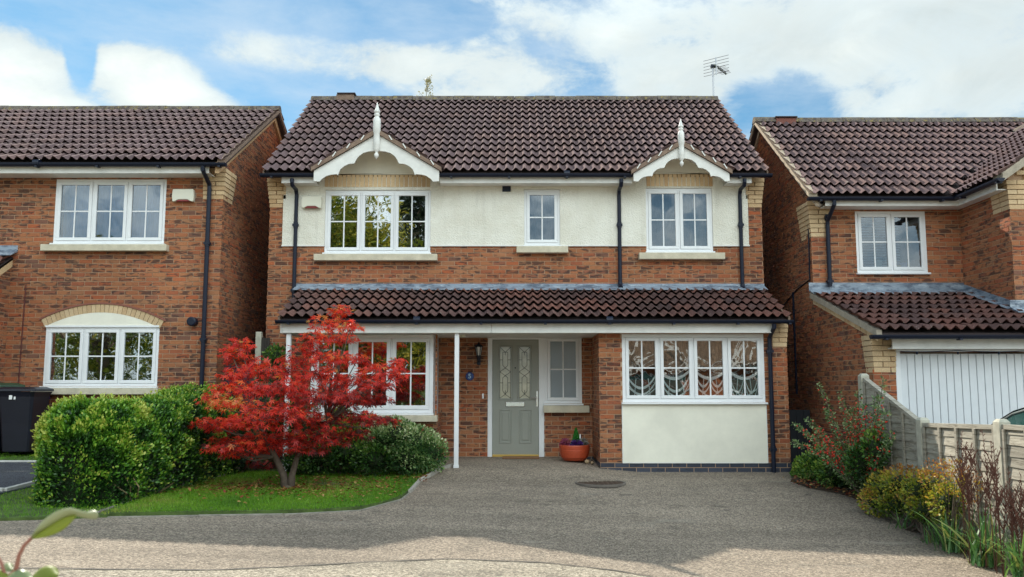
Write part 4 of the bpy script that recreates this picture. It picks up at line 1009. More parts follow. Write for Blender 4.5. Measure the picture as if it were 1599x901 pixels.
MB().box(aX(1290, 315, re), wvx+.05, re+.045, RY, aZ(321, re)+.004, aZ(321, re)+.02).build('soffit', white_paint, Q)
MB().box(wvx+.03, wvx+.055, RW+.0, re+.02, aZ(321, re), rze-.035).build('fascia', white_paint, Q); MB().box(wvx+.055, wgx, RW+.0, RY, aZ(321, re)+.005, aZ(321, re)+.021).build('soffit', white_paint, Q)
xt, zt = at(1303, 312, re-.045); downpipe(Q, [(xt, re-.045, rze-.09), (xt, re-.045, rze-.17), (xt, RY-.08, rze-.38), (xt, RY-.06, rze-.45), (xt, RY-.06, gzt+.12)], clips=(aZ(341, RY), aZ(440, RY)))
x, z = at(1280, 316, RY-.12); cc = MB().lathe((x, RY-.10, z), [(-.07, .035), (-.06, .055), (-.03, .07), (.02, .072), (.05, .06), (.07, .035)], 20, 1).build('camera_dome', white_cloth, Q, smooth=True)
MB().lathe((x+.012, RY-.15, z-.01), [(-.04, .014), (-.03, .03), (.02, .034)], 14, 1).build('camera_lens', black_pl, cc, smooth=True); MB().box(x-.03, x+.03, RY-.06, RY, z-.11, z-.03).build('camera_bracket', white_cloth, cc)
# garage lean-to
gd = (aX(1400, 600, RG_), RX1-.9, zg, aZ(552, RG_))
gfz = aZ(522, 11.42)
GF = wall(Q, QB, (gx0, RG_), (RX1, RG_), zg-.2, gfz, [(gd[0]-gx0, gd[1]-gx0, zg-.1, gd[3]+.02)], [(-.1, .27, aZ(569, RG_), 9)], ext=(.01, 0))
wall(Q, QB, (rx, RY), (rx, RG_), zg-.2, gfz-.02, top=(lambda a: gfz+.02+(a and 0)+(RY-RG_-a)*gs, 0.0001))
quoins(GF, rx, -1, RG_, gfz+.0, 7, .30, sidelen=.25, step=.008)
b = MB().prism([(11.32, gze-.03), (RY-.02, gzt-.03), (RY-.02, gzt-.08), (11.32, gze-.08)], rx-.01, RX1, 'x'); gro2 = b.build('garage_roof', under, Q)
QT.slope(gro2, tile_low, (rx-.07, 11.30, gze), (RX1, 11.30, gze), (rx-.07, RY-.02, gzt), g0=.33, keep=lambda c: not (c.x > wgx+.02 and c.y > RW+.05))
gutter(Q, (aX(1360, 520, 11.25), 11.25, gze-.055), (RX1, 11.25, gze-.055))
MB().box(aX(1393, 530, 11.42), RX1, 11.40, 11.43, aZ(545, 11.42), gfz+.02).build('fascia', white_paint, Q, bevel=.003); MB().box(aX(1393, 530, 11.42), RX1, 11.43, RG_, aZ(545, 11.42)+.003, aZ(545, 11.42)+.02).build('soffit', white_paint, Q)
n = 13                                                                              # bedded buff bricks along the garage verge
for i in range(n):
    t0, t1 = i/n, (i+1)/n-.006; ya, yb_ = 11.38+(RY-.02-11.38)*t0, 11.38+(RY-.02-11.38)*t1; f = lambda y: gze+(y-11.30)*gs
    b = MB(); b.cr = random.random(); b.add([(x, y, f(y)+d) for x in (rx-.03, rx+.03) for y in (ya, yb_) for d in (-.16, -.075)], [(0, 2, 3, 1), (4, 6, 7, 5), (0, 4, 5, 1), (2, 6, 7, 3), (0, 4, 6, 2), (1, 5, 7, 3)]); b.build('buff_brick', buff_brick, GF)
vergeband(Q, rx-.02, -1, 11.31, gze-.01, RY-.02, gzt-.01, mat('pale_verge'), .06, .055, .03)
fx = [rx-.08, rx+.9, rx+1.9, wgx+.02]
for i in range(3):
    b = MB(); a, c = fx[i], fx[i+1]+.02*(i < 2); b.add([(x, y, z) for x in (a, c) for (y, z) in ((RY-.012-.003*i, gzt+.19), (RY-.012-.003*i, gzt+.07), (RY-.2, gzt+.055-.18*gs), (RY-.2, gzt+.04-.18*gs), (RY-.004, gzt+.05), (RY-.004, gzt+.19))], [(0, 1, 7, 6), (1, 2, 8, 7), (2, 3, 9, 8), (3, 4, 10, 9), (4, 5, 11, 10), (5, 0, 6, 11), (0, 1, 2, 3, 4, 5), (6, 7, 8, 9, 10, 11)]); b.build('lead_flashing', lead, Q)
f = lambda y: gze+(y-11.30)*gs
y = RY-.02
while y > RW+.02:                                                                     # stepped flashing on the wing
    y2 = max(y-.24, RW-.02); b = MB(); zt_ = f(y)+.16
    b.add([(wgx-.014, y, f(y)+.02), (wgx-.014, y2, f(y2)+.02), (wgx-.014, y2, zt_-.075), (wgx-.014, y, zt_), (wgx-.004, y, f(y)+.02), (wgx-.004, y2, f(y2)+.02), (wgx-.004, y2, zt_-.075), (wgx-.004, y, zt_)], [(0, 1, 2, 3), (4, 5, 6, 7), (0, 1, 5, 4), (1, 2, 6, 5), (2, 3, 7, 6), (3, 0, 4, 7)])
    b.add([(wgx-.15, y, f(y)+.065), (wgx-.15, y2, f(y2)+.065), (wgx-.01, y2, f(y2)+.075), (wgx-.01, y, f(y)+.075)], [(0, 1, 2, 3)]); b.build('lead_flashing', lead, Q); y = y2
b = MB(); b.add([(x, y, z) for x in (wgx-.1, RX1) for (y, z) in ((RW-.015, f(RW)+.19), (RW-.017, f(RW)+.08), (RW-.2, f(RW-.2)+.065), (RW-.2, f(RW-.2)+.05), (RW-.004, f(RW)+.05), (RW-.004, f(RW)+.19))], [(0, 1, 7, 6), (1, 2, 8, 7), (2, 3, 9, 8), (3, 4, 10, 9), (4, 5, 11, 10), (5, 0, 6, 11), (0, 1, 2, 3, 4, 5), (6, 7, 8, 9, 10, 11)]); b.build('lead_flashing', lead, Q)
# garage door
gdm = mat('garage_door_white', (.72, .74, .76), .45, var=.05)
b = MB(); b.box(gd[0], gd[0]+.07, RG_-.01, RG_+.06, gd[2], gd[3]+.02); b.box(gd[1]-.07, gd[1], RG_-.01, RG_+.06, gd[2], gd[3]+.02); b.box(gd[0], gd[1], RG_-.02, RG_+.06, gd[3]+.024, aZ(546, RG_)); GDF = b.build('garage_frame', upvc, Q, bevel=.004)
x = gd[0]+.075; GD = MB().box(gd[0]+.07, gd[1]-.07, RG_+.05, RG_+.06, gd[2], gd[3]).build('garage_door', gdm, Q)
while x < gd[1]-.16:
    MB().box(x+.004, x+.101, RG_+.030, RG_+.05, gd[2]+.01, gd[3]-.004).build('door_rib', gdm, GD, bevel=.005); x += .107
b = MB(); xs = np.linspace(gd[0]-.02, RX1-.5, 60); b.tube([(x, 11.385, aZ(546, 11.4)-.012-.018*abs(math.sin(x*3.1))) for x in xs], .006, 5); 
for x in xs[2::5]: b.tube([(x, 11.38, aZ(546, 11.4)-.03), (x, 11.38, aZ(546, 11.4)-.065)], .014, 6)
b.build('string_lights', black_pl, Q, fix=False)
# cables on the alley wall
b = MB(); b.tube([(rx-.02, 15.6, aZ(473, 15)-.1), (rx-.02, 14.6, 2.92), (rx-.02, RY+.1, 3.02), (rx-.02, RY+.06, 4.2)], .012, 5); b.tube([(rx-.02, 14.75, 2.9), (rx-.02, 14.75, 1.1)], .02, 6); b.build('cable', black_pl, Q)
QB.finish(Q, 300); QT.finish(Q, 300)
# ================================================================== GROUND
def sst(a, b, x): t = min(1, max(0, (x-a)/(b-a))); return t*t*(3-2*t)
def gh(x, y):
    z = float(np.interp(y, [-60, 2, 8, 13.25, 14.5, 60], [-.42, -.38, -.35, -.10, -.06, -.06]))
    z += .095*sst(-1.9, -1.0, x)*(1-sst(1.1, 1.9, x))*sst(11.6, 13.4, y)
    z += .22*sst(-4.6, -6.2, x)*sst(9.6, 12.8, y)
    z -= .034*max(-7, min(4.3, x))*(1-sst(9.0, 12.5, y))
    z -= .32*sst(4.9, 5.6, x)*sst(8.5, 12, y)
    return z
def pg(px, py):
    lo, hi = 2.0, 30.0
    for _ in range(40):
        m = (lo+hi)/2; x, z = at(px, py, m)
        if z > gh(x, m): lo = m
        else: hi = m
    return (x, m)
def sheet(name, poly, off, m, step=.25, skirt=0.0):
    bm = bmesh.new(); vs = [bm.verts.new((x, y, 0)) for x, y in poly]; bm.faces.new(vs)
    xs = [p[0] for p in poly]; ys = [p[1] for p in poly]
    for ax, lo, hi in ((0, min(xs), max(xs)), (1, min(ys), max(ys))):
        k = math.ceil(lo/step)*step
        while k < hi:
            if step >= 1 or -16 < k < 16 or abs(k/2-round(k/2)) < 1e-6:
                no = (1, 0, 0) if ax == 0 else (0, 1, 0)
                bmesh.ops.bisect_plane(bm, geom=bm.verts[:]+bm.edges[:]+bm.faces[:], plane_co=tuple(k*c for c in no), plane_no=no)
            k += step
    for v in bm.verts: v.co.z = gh(v.co.x, v.co.y)+off
    if skirt:
        be = [e for e in bm.edges if e.is_boundary]; r = bmesh.ops.extrude_edge_only(bm, edges=be)
        for v in [g for g in r['geom'] if isinstance(g, bmesh.types.BMVert)]: v.co.z -= skirt
    bmesh.ops.recalc_face_normals(bm, faces=bm.faces)
    me = bpy.data.meshes.new(name); bm.to_mesh(me); bm.free(); me.materials.append(m)
    if me.polygons and me.polygons[0].normal.z < 0: me.flip_normals()
    o = bpy.data.objects.new(name, me); place(o, None); tag(o, kind='structure'); return o
def asphalt(name, c0, c1, c2, sc_=95):
    m = mat(name, c0, .92); nt = m.node_tree; b = bsdf(m); P = pos(nt)
    v = nd(nt, 'ShaderNodeTexVoronoi', Scale=sc_); nt.links.new(P, v.inputs['Vector'])
    sp = nt.nodes.new('ShaderNodeSeparateColor'); nt.links.new(v.outputs['Color'], sp.inputs[0])
    col = ramp(nt, [(0, c0), (.5, c1), (1, c2)], sp.outputs[0])
    fine = ramp(nt, [(.3, .65), (.7, 1.35)], noise(nt, P, 26, 5, .75)); col = mixc(nt, col, fine, .75, 'MULTIPLY')
    big = ramp(nt, [(.3, .72), (.5, 1.0), (.7, 1.25)], noise(nt, pos(nt, (.35, 1.5, 1)), .9, 6, .65)); col = mixc(nt, col, big, 1.0, 'MULTIPLY')
    st = ramp(nt, [(.56, 0), (.66, 1)], noise(nt, P, 1.9, 5, .7)); col = mixc(nt, col, (.07, .062, .05), fmath(nt, 'MULTIPLY', st, .34))
    oil = ramp(nt, [(.70, 0), (.74, 1)], noise(nt, pos(nt, (1, 1, 1)), 2.6, 2, .5, .3)); col = mixc(nt, col, (.05, .045, .04), fmath(nt, 'MULTIPLY', oil, .5))
    pale = ramp(nt, [(.60, 0), (.70, 1)], noise(nt, pos(nt, (.7, 2.4, 1)), 1.2, 6, .7)); col = mixc(nt, col, (.42, .38, .31), fmath(nt, 'MULTIPLY', pale, .35))
    nt.links.new(col, b.inputs['Base Color'])
    bp = nd(nt, 'ShaderNodeBump', Strength=.9, Distance=.012); nt.links.new(fmath(nt, 'ADD', v.outputs[0], noise(nt, P, 30, 4, .6)), bp.inputs['Height']); nt.links.new(bp.outputs[0], b.inputs['Normal'])
    return m
drive_m = asphalt('drive_asphalt', (.135, .108, .082), (.25, .20, .15), (.44, .36, .275), 72)
road_m = asphalt('road_chippings', (.14, .118, .09), (.28, .24, .18), (.50, .43, .33), 66)
dark_m = asphalt('fresh_asphalt', (.035, .04, .052), (.06, .065, .08), (.11, .115, .13), 90)
soil_m = mat('soil', (.05, .033, .02), .95, var=.5, vscale=20, bump=.8, bscale=40)
turf_m = mat('turf', (.075, .12, .025), .95, var=.6, vscale=7, bump=.6, bscale=60)
sheet('ground', [(-300, -300), (300, -300), (300, 300), (-300, 300)], -.10, turf_m, 1.0) if False else None
def bigground():
    xs = sorted(set(list(np.linspace(-300, -30, 6))+list(np.arange(-20, 20.1, 1.0))+list(np.linspace(30, 300, 6)))); ys = xs
    b = MB(); n = len(xs)
    for y in ys:
        for x in xs: b.v.append((x, y, gh(x, y)-.12))
    for j in range(n-1):
        for i in range(n-1): b.face([j*n+i, j*n+i+1, (j+1)*n+i+1, (j+1)*n+i])
    tag(b.build('ground', turf_m, None, fix=False), kind='structure')
bigground()
jl = [pg(*p) for p in ((-200, 905), (330, 893), (440, 888), (560, 881), (700, 875), (850, 881), (960, 893), (1100, 910))]
jl = [(-40, 3.6), (-14, 5.6)]+jl[1:-1]+[(2.2, 6.45), (5.5, 5.0), (16, 2.4), (40, 1.5)]
sheet('driveway', [(-40, 1.2), (40, 1.2), (40, 14.5), (-40, 14.5)], 0, drive_m, .5)
jf = []
for (x0, y0), (x1, y1) in zip(jl, jl[1:]):
    for k in range(int(max(1, min(60, (x1-x0)/.12)))): t = k/max(1, int(min(60, (x1-x0)/.12))); jf.append((x0+(x1-x0)*t, y0+(y1-y0)*t))
# the road surface laid up to the curved joint
sheet('road', [(-40, -9), (40, -9)]+[(x, y-.0) for x, y in reversed(jl)], .012, road_m, .5, .02)
sheet('road_joint', [(x, y-.006-.018*abs(math.sin(x*5.3)+.5*math.sin(x*13))) for x, y in jf]+[(x, y+.006+.014*abs(math.sin(x*7.1+1))) for x, y in reversed(jf)], .0165, mat('joint_tar', (.09, .08, .065), .9, var=.4, vscale=30), .5)
lawn = [pg(*p) for p in ((168, 806), (280, 804), (430, 802), (500, 800), (560, 796), (600, 788), (627, 778), (645, 764), (656, 750), (672, 741))]+[(-1.15, 13.0), (-1.2, 14.44), (-4.6, 14.44)]+[pg(385, 742), pg(330, 752), pg(240, 778)]
sheet('lawn', lawn, .035, turf_m, .25, .06)
ll = [(-16, 9.6), pg(-100, 817), pg(40, 812), pg(110, 808), pg(168, 806), pg(150, 785), pg(48, 764), pg(0, 775), pg(-100, 797), (-16, 10.2)]
hx = lambda t: None
hb0, hb1 = pg(165, 799), pg(352, 744)
ll = [(-16, 9.75), pg(-60, 815), pg(60, 812), pg(168, 808), pg(352, 746), (-4.6, 14.4), (-6.2, 14.4), pg(60, 760), pg(0, 777), (-16, 10.9)]
LLAWN = sheet('side_lawn', ll, .03, turf_m, .25, .05)
ld = [pg(58, 763), pg(0, 776), (-16, 11.0), (-16, 13.3), pg(0, 726), pg(60, 726), (-6.3, 13.2)]
sheet('neighbour_driveway', ld, .045, dark_m, .25, .05)
bl = [(-16, 13.3), pg(0, 725.5), pg(64, 725.5), (-6.0, 13.4), (-5.0, 13.74), (-16, 13.74)]
sheet('back_lawn', bl, .045, turf_m, .25, .05)
def edging(name, pts, m, w_=.05, h=.05, z=.0, seg=.9):
    """kerb edging laid in separate lengths"""
    P = [Vector((x, y, 0)) for x, y in pts]; d = [0]
    for a, b in zip(P, P[1:]): d.append(d[-1]+(b-a).length)
    def pt(s):
        for i in range(len(P)-1):
            if s <= d[i+1]+1e-6: return P[i]+(P[i+1]-P[i])*((s-d[i])/(d[i+1]-d[i]))
        return P[-1]
    s = 0; k = 0; root = None; first = True
    E = bpy.data.objects.new(name, None); E.empty_display_size = .1; place(E, None, (P[0].x, P[0].y, gh(P[0].x, P[0].y))); tag(E, kind='structure')
    while s < d[-1]-.05:
        e = min(s+seg-.012, d[-1]); a, b = pt(s), pt(e); u = (b-a).normalized(); n = Vector((u.y, -u.x, 0)); q = MB(); j = random.uniform(-.006, .006)
        V = []
        for p in (a, b):
            for sx_, zz in ((-w_/2, -.08), (w_/2, -.08), (w_/2, h), (-w_/2, h)): V.append(p+n*sx_+Vector((0, 0, gh(p.x, p.y)+zz+z+(j if zz > 0 else 0))))
        q.add(V, [(0, 1, 2, 3), (7, 6, 5, 4), (0, 4, 5, 1), (1, 5, 6, 2), (2, 6, 7, 3), (3, 7, 4, 0)]); q.build('kerb_edging', m, E, bevel=.008); s += seg; k += 1
kc = mat('edging_concrete', (.40, .37, .32), .9, var=.35, vscale=12, bump=.4, bscale=90)
edging('lawn_kerb', [pg(*p) for p in ((640, 770), (651, 757), (662, 746), (690, 733), (712, 727))], kc, .04, .05)
edging('lawn_front_kerb', [pg(*p) for p in ((168, 808.5), (280, 806.5), (430, 804.5), (500, 802.5), (560, 798.5), (601, 790.5), (629, 780), (640, 770))], mat('front_edging', (.26, .24, .20), .95, var=.4, vscale=9), .022, .012)
edging('hedge_kerb', [pg(150, 806), pg(240, 776), pg(350, 745)], mat('old_edging', (.20, .18, .15), .95, var=.4, vscale=10), .04, .045)
edging('driveway_kerb', [(-12, 12.0)]+[pg(-5, 775), pg(58, 762), (-6.3, 13.1)], mat('pale_kerb', (.55, .54, .50), .85, var=.2), .06, .08)
edging('lawn_edge_kerb', [(-12, 13.3), pg(0, 726), pg(60, 726)], mat('pale_kerb'), .05, .07)
be = [(1236, 752), (1262, 762), (1310, 771), (1348, 783), (1400, 803), (1450, 822), (1510, 840), (1570, 855), (1610, 866), (1700, 888)]
bp_ = [pg(*p) for p in be]
bed = bp_+[(4.95, 6.2), (4.95, 13.3), (4.62, 13.6), (4.45, 13.4)]
sheet('flower_bed', bed, .03, soil_m, .25, .05)
edging('bed_kerb', bp_[3:], mat('bed_kerb_stone', (.22, .18, .12), .95, var=.5, vscale=15, bump=.5), .035, .035)
# manhole
mx, my = pg(938, 754.5); mz = gh(mx, my)
mh = empty('manhole_cover', (mx, my, mz), 'round rusty manhole cover set in the asphalt drive before the front bay', 'manhole cover')
rust = mat('rusty_iron', (.10, .065, .045), .8, .4, var=.5, vscale=20, bump=.6, bscale=70)
b = MB().lathe((mx, my, mz), [(-.02, .36), (.012, .36), (.016, .345), (.012, .33), (.0, .33)], 36); b.build('cover_frame', mat('iron_frame', (.16, .14, .12), .8, .2, var=.3), mh)
b = MB().lathe((mx, my, mz), [(-.02, .325), (.010, .325)], 36)
for i in range(-4, 5):
    for j in range(-4, 5):
        if i*i+j*j < 17: b.box(mx+i*.068-.02, mx+i*.068+.02, my+j*.068-.02, my+j*.068+.02, mz+.010, mz+.0125)
b.build('cover_plate', rust, mh)

# ================================================================== FOLIAGE
def leafmat(name, stops, trans=.35, rough=.5, spec=.4, hv=0.0):
    m = bpy.data.materials.new(name); m.use_nodes = True; nt = m.node_tree; b = bsdf(m); o_ = nt.nodes['Material Output']
    col = ramp(nt, stops, attr(nt)); nt.links.new(col, b.inputs['Base Color']); b.inputs['Roughness'].default_value = rough; b.inputs['Specular IOR Level'].default_value = spec
    t = nt.nodes.new('ShaderNodeBsdfTranslucent'); nt.links.new(mixc(nt, col, (1.3, 1.25, .8), 1.0, 'MULTIPLY'), t.inputs[0]); mx_ = nt.nodes.new('ShaderNodeMixShader'); mx_.inputs[0].default_value = trans
    nt.links.new(b.outputs[0], mx_.inputs[1]); nt.links.new(t.outputs[0], mx_.inputs[2]); nt.links.new(mx_.outputs[0], o_.inputs[0]); MATS[name] = m; return m
OVAL = (np.array([(0, 0, 0), (.26, .35, .05), (.22, .75, .03), (0, 1, -.06), (-.22, .75, .03), (-.26, .35, .05)]), [(0, 1, 2, 3), (0, 3, 4, 5)])
OVAL1 = (np.array([(0, 0, 0), (.28, .5, .05), (0, 1, -.05), (-.28, .5, .05)]), [(0, 1, 2, 3)])
def maple_t():
    V = [(0, 0, 0)]; Fs = []
    for a, l in ((0, 1.0), (42, .9), (-42, .9), (88, .62), (-88, .62)):
        a = math.radians(a); d = (math.sin(a), math.cos(a)); n_ = (d[1], -d[0]); k = len(V)
        V += [(d[0]*l*.45+n_[0]*.11*l, d[1]*l*.45+n_[1]*.11*l, .03), (d[0]*l, d[1]*l, -.14*l), (d[0]*l*.45-n_[0]*.11*l, d[1]*l*.45-n_[1]*.11*l, .03)]; Fs.append((0, k, k+1, k+2))
    return (np.array(V), Fs)
MAPLE = maple_t()
def norm(a): return a/np.maximum(1e-9, np.linalg.norm(a, axis=1, keepdims=True))
def scatter(name, P, tdir, ndir, size, rnd, tmpl, m, parent, kind=None):
    """one mesh of many leaves at P with tip direction tdir, face normal near ndir"""
    T, Fs = tmpl; N = len(P); t = norm(tdir); n = ndir-(ndir*t).sum(1, keepdims=True)*t; n = norm(n); b = np.cross(t, n)
    V = P[:, None, :]+size[:, None, None]*(T[None, :, 0, None]*b[:, None, :]+T[None, :, 1, None]*t[:, None, :]+T[None, :, 2, None]*n[:, None, :])
    V = V.reshape(-1, 3); k = len(T); nf = len(Fs); fl = len(Fs[0])
    idx = (np.arange(N)[:, None, None]*k+np.array(Fs)[None]).reshape(-1)
    me = bpy.data.meshes.new(name); me.vertices.add(len(V)); me.vertices.foreach_set('co', V.ravel()); me.loops.add(len(idx)); me.loops.foreach_set('vertex_index', idx.astype(np.int32))
    me.polygons.add(N*nf); me.polygons.foreach_set('loop_start', np.arange(N*nf, dtype=np.int32)*fl); me.update(calc_edges=True)
    a = me.attributes.new('rnd', 'FLOAT', 'FACE'); a.data.foreach_set('value', np.repeat(np.clip(rnd, 0, 1), nf).astype(np.float32)); me.materials.append(m)
    o_ = bpy.data.objects.new(name, me); place(o_, parent); 
    if kind: tag(o_, kind=kind)
    return o_
def rdir(N): return norm(RG.normal(size=(N, 3)))
def vnoise(P, s, seed=0):
    """cheap smooth noise 0..1 on points"""
    r = np.random.default_rng(seed); out = np.zeros(len(P))
    for i in range(6):
        k = rdirr(r)*s*(1+.5*i); out += np.sin(P @ k+r.uniform(0, 6.28))/(1+.4*i)
    return .5+out/5.2
def rdirr(r): v = r.normal(size=3); return v/np.linalg.norm(v)
bark = mat('bark', (.13, .10, .075), .9, var=.4, vscale=30, bump=.7, bscale=60)
grass_leaf = leafmat('grass_leaf', [(0, (.05, .14, .008)), (.5, (.13, .31, .014)), (.8, (.22, .38, .03)), (1, (.34, .33, .08))], .3)
def pip(P, poly):
    x, y = P[:, 0], P[:, 1]; ins = np.zeros(len(P), bool); n = len(poly)
    for i in range(n):
        x0, y0 = poly[i]; x1, y1 = poly[(i+1) % n]
        if y0 == y1: continue
        c = ((y0 > y) != (y1 > y)) & (x < (x1-x0)*(y-y0)/(y1-y0)+x0); ins ^= c
    return ins
c0_ = pg(444, 766)
def grass(poly, N, off, ymax=14.4, h=(.018, .040)):
    xs = [p[0] for p in poly]; ys = [p[1] for p in poly]
    P = np.column_stack([RG.uniform(max(min(xs), -8.6), max(xs), N), RG.uniform(min(ys), min(ymax, max(ys)), N)]); P = P[pip(P, poly)]
    z = np.array([gh(x, y) for x, y in P])+off; P3 = np.column_stack([P, z]); n = len(P3); t = RG.normal(size=(n, 3))*.45; t[:, 2] = 1
    r = .40*RG.random(n)+.55*vnoise(P3, 2.2, 4)+.30*(vnoise(P3, 7.0, 5)-.5)+.02
    S = RG.uniform(h[0], h[1], n)
    wr = np.hypot((P3[:, 0]-c0_[0])/1.5, (P3[:, 1]-c0_[1]-.25)/.62); worn = np.clip(1.25-wr, 0, 1)*vnoise(P3, 5, 8)*1.5; kp = RG.random(n) > worn*.75; r = r+worn*.45*(RG.random(n) < .5)
    P3, t, S, r = P3[kp], t[kp], S[kp], r[kp]
    bl_ = (np.array([(-.09, 0, 0), (.09, 0, 0), (.03, 1, .12), (-.03, 1, .12)]), [(0, 1, 2, 3)])
    return P3, t, S, r, bl_
for poly, N, off, lab in ((lawn, 95000, .03, 1), (ll, 42000, .025, 2), (bl, 9000, .04, 3)):
    P3, t, S, r, T = grass(poly, N, off, 13.0 if lab == 1 else 14.4)
    o_ = scatter('grass', P3, t, rdir(len(P3)), S, r, T, grass_leaf, None, 'stuff')
# fallen leaves on the lawn and along the beds
lit_m = leafmat('litter_leaf', [(0, (.10, .02, .012)), (.4, (.25, .05, .02)), (.7, (.30, .14, .04)), (1, (.40, .30, .10))], .1, .7)
def litter(pts, S=(.03, .05), parent=None):
    P = np.array(pts); n = len(P); P = np.column_stack([P, [gh(x, y)+.055 for x, y in P]]); nn = RG.normal(size=(n, 3))*.35; nn[:, 2] = 1; t = RG.normal(size=(n, 3)); t[:, 2] *= .2
    return P, t, nn, RG.uniform(*S, n), RG.random(n)
c0 = pg(440, 768)
L1 = [(c0[0]+RG.normal()*1.0, c0[1]+RG.normal()*.5) for _ in range(1500)]; L1 = [p for p, k in zip(L1, pip(np.array(L1), lawn)) if k]
L2 = [(RG.uniform(-3.6, -1.2), 12.25+RG.normal()*.22) for _ in range(420)]
L3 = []
for i in range(len(bp_)-1):
    for _ in range(70): t = RG.random(); L3.append((bp_[i][0]*(1-t)+bp_[i+1][0]*t+RG.normal()*.09+.06, bp_[i][1]*(1-t)+bp_[i+1][1]*t+RG.normal()*.08))
L4 = [(RG.uniform(-5, 5), RG.uniform(8.3, 13)) for _ in range(14)]
P, t, nn, S, r = litter(L1+L2+L3, (.03, .065)); scatter('fallen_leaves', P, t, nn, S, r, OVAL, lit_m, None, 'stuff')
P, t, nn, S, r = litter(L4, (.02, .04)); P[:, 2] -= .045; scatter('fallen_leaves', P, t, nn, S, r, OVAL, lit_m, None, 'stuff')

# ---- hedge
hedge_leaf = leafmat('hedge_leaf', [(0, (.012, .045, .008)), (.3, (.045, .15, .015)), (.55, (.12, .29, .022)), (.8, (.26, .42, .04)), (1, (.46, .50, .09))], .25, .42, .5)
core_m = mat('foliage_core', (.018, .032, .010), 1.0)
ha = Vector((*pg(118, 803), 0)); hb = Vector((*pg(352, 744), 0)); 
ha = Vector((pg(160, 800)[0]-.44, pg(160, 800)[1]+.55, 0)); hb = Vector((hb.x-.58, hb.y+.55, 0)); hu = (hb-ha).normalized(); hv = Vector((hu.y, -hu.x, 0)); HL = (hb-ha).length
HG = empty('hedge', (ha.x, ha.y, gh(ha.x, ha.y)), 'long bushy green hedge running back beside the lawn to the left house', 'hedge')
def hedge_pts(N, shrink=0.0):
    # superellipse section swept along the line with a rounded front end
    s = RG.uniform(-.55, HL, N); k_ = RG.random(N) < .22; s[k_] = RG.uniform(-.55, .35, k_.sum()); a = RG.uniform(-.25, math.pi+.25, N)
    hw = np.interp(s, [-.5, 1.0, 3], [.50, .58, .60])-shrink; cap = np.clip(1-(np.clip(-s, 0, 1)/.55)**2, 0, 1)**.5
    cx = np.sign(np.cos(a))*np.abs(np.cos(a))**.55; cz = np.sign(np.sin(a))*np.abs(np.sin(a))**.62
    base = np.array([gh(*(ha+hu*q).xy) for q in s])
    H_ = np.interp(s, [-.6, 0, .8, 2, HL], [.90, 1.02, 1.04, 1.02, 1.15])-shrink
    Q0 = np.column_stack([s, cx*hw*cap, cz])
    n1 = vnoise(Q0*np.array([1, 1, 1]), 4.5, 9); n2 = vnoise(Q0, 13, 10); n3 = vnoise(Q0, 28, 12)
    bump_ = 1+(.30*(n1-.5)+.24*(n2-.5)+.16*(n3-.5))*(1 if shrink == 0 else .6)
    off = cx*hw*cap*bump_; z = base+.12+np.maximum(0, (cz*.5+.5*np.sign(cz)*np.abs(cz)))*0+(H_*np.clip(cz, -.12, 1))*(.75+.25*cap)*(.5+.5*bump_)
    X = ha.x+hu.x*s+hv.x*off; Y = ha.y+hu.y*s+hv.y*off
    nrm = np.column_stack([hv.x*cx-hu.x*np.clip(-s, 0, .5)*2.5, hv.y*cx-hu.y*np.clip(-s, 0, .5)*2.5, np.clip(cz, 0, 1)+.15]); return np.column_stack([X, Y, z]), norm(nrm), n1, n2, n3, s
P, nr, a1, a2, a3, s_ = hedge_pts(95000)
low = RG.random(len(P)) < .30; gz_ = np.array([gh(x, y) for x, y in P[:, :2]]); side = nr[:, 2] < .5; low &= side; P[low, 2] = gz_[low]+RG.uniform(.0, .5, low.sum())
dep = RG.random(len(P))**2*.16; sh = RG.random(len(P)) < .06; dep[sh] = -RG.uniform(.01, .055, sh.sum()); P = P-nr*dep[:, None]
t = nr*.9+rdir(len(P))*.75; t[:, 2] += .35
rn = .17+.95*(a2-.5)+.75*(a3-.5)+.35*(a1-.5)+.11*RG.normal(size=len(P))-dep*2.4+.12*(P[:, 2] > .75)+.10*(s_ > 1.6)*(a1 > .5)  # bright new tips; hollows and inner leaves tinted dark in place of shade
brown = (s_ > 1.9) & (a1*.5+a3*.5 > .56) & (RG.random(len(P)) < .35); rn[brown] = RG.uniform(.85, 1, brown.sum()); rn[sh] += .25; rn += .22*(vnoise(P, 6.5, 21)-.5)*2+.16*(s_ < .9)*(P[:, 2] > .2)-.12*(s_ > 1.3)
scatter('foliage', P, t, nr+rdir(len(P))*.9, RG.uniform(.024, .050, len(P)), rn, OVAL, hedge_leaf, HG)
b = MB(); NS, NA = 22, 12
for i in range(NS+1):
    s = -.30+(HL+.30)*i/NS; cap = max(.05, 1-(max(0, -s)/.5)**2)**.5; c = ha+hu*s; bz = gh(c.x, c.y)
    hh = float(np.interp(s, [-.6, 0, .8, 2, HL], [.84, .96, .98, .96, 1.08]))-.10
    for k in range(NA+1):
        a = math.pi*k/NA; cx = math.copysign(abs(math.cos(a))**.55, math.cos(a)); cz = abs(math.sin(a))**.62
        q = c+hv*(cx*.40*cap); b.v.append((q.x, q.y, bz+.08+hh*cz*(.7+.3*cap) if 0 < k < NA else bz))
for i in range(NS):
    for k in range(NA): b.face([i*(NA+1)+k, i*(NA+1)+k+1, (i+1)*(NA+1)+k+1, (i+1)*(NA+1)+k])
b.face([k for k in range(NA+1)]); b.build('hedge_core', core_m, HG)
b = MB()
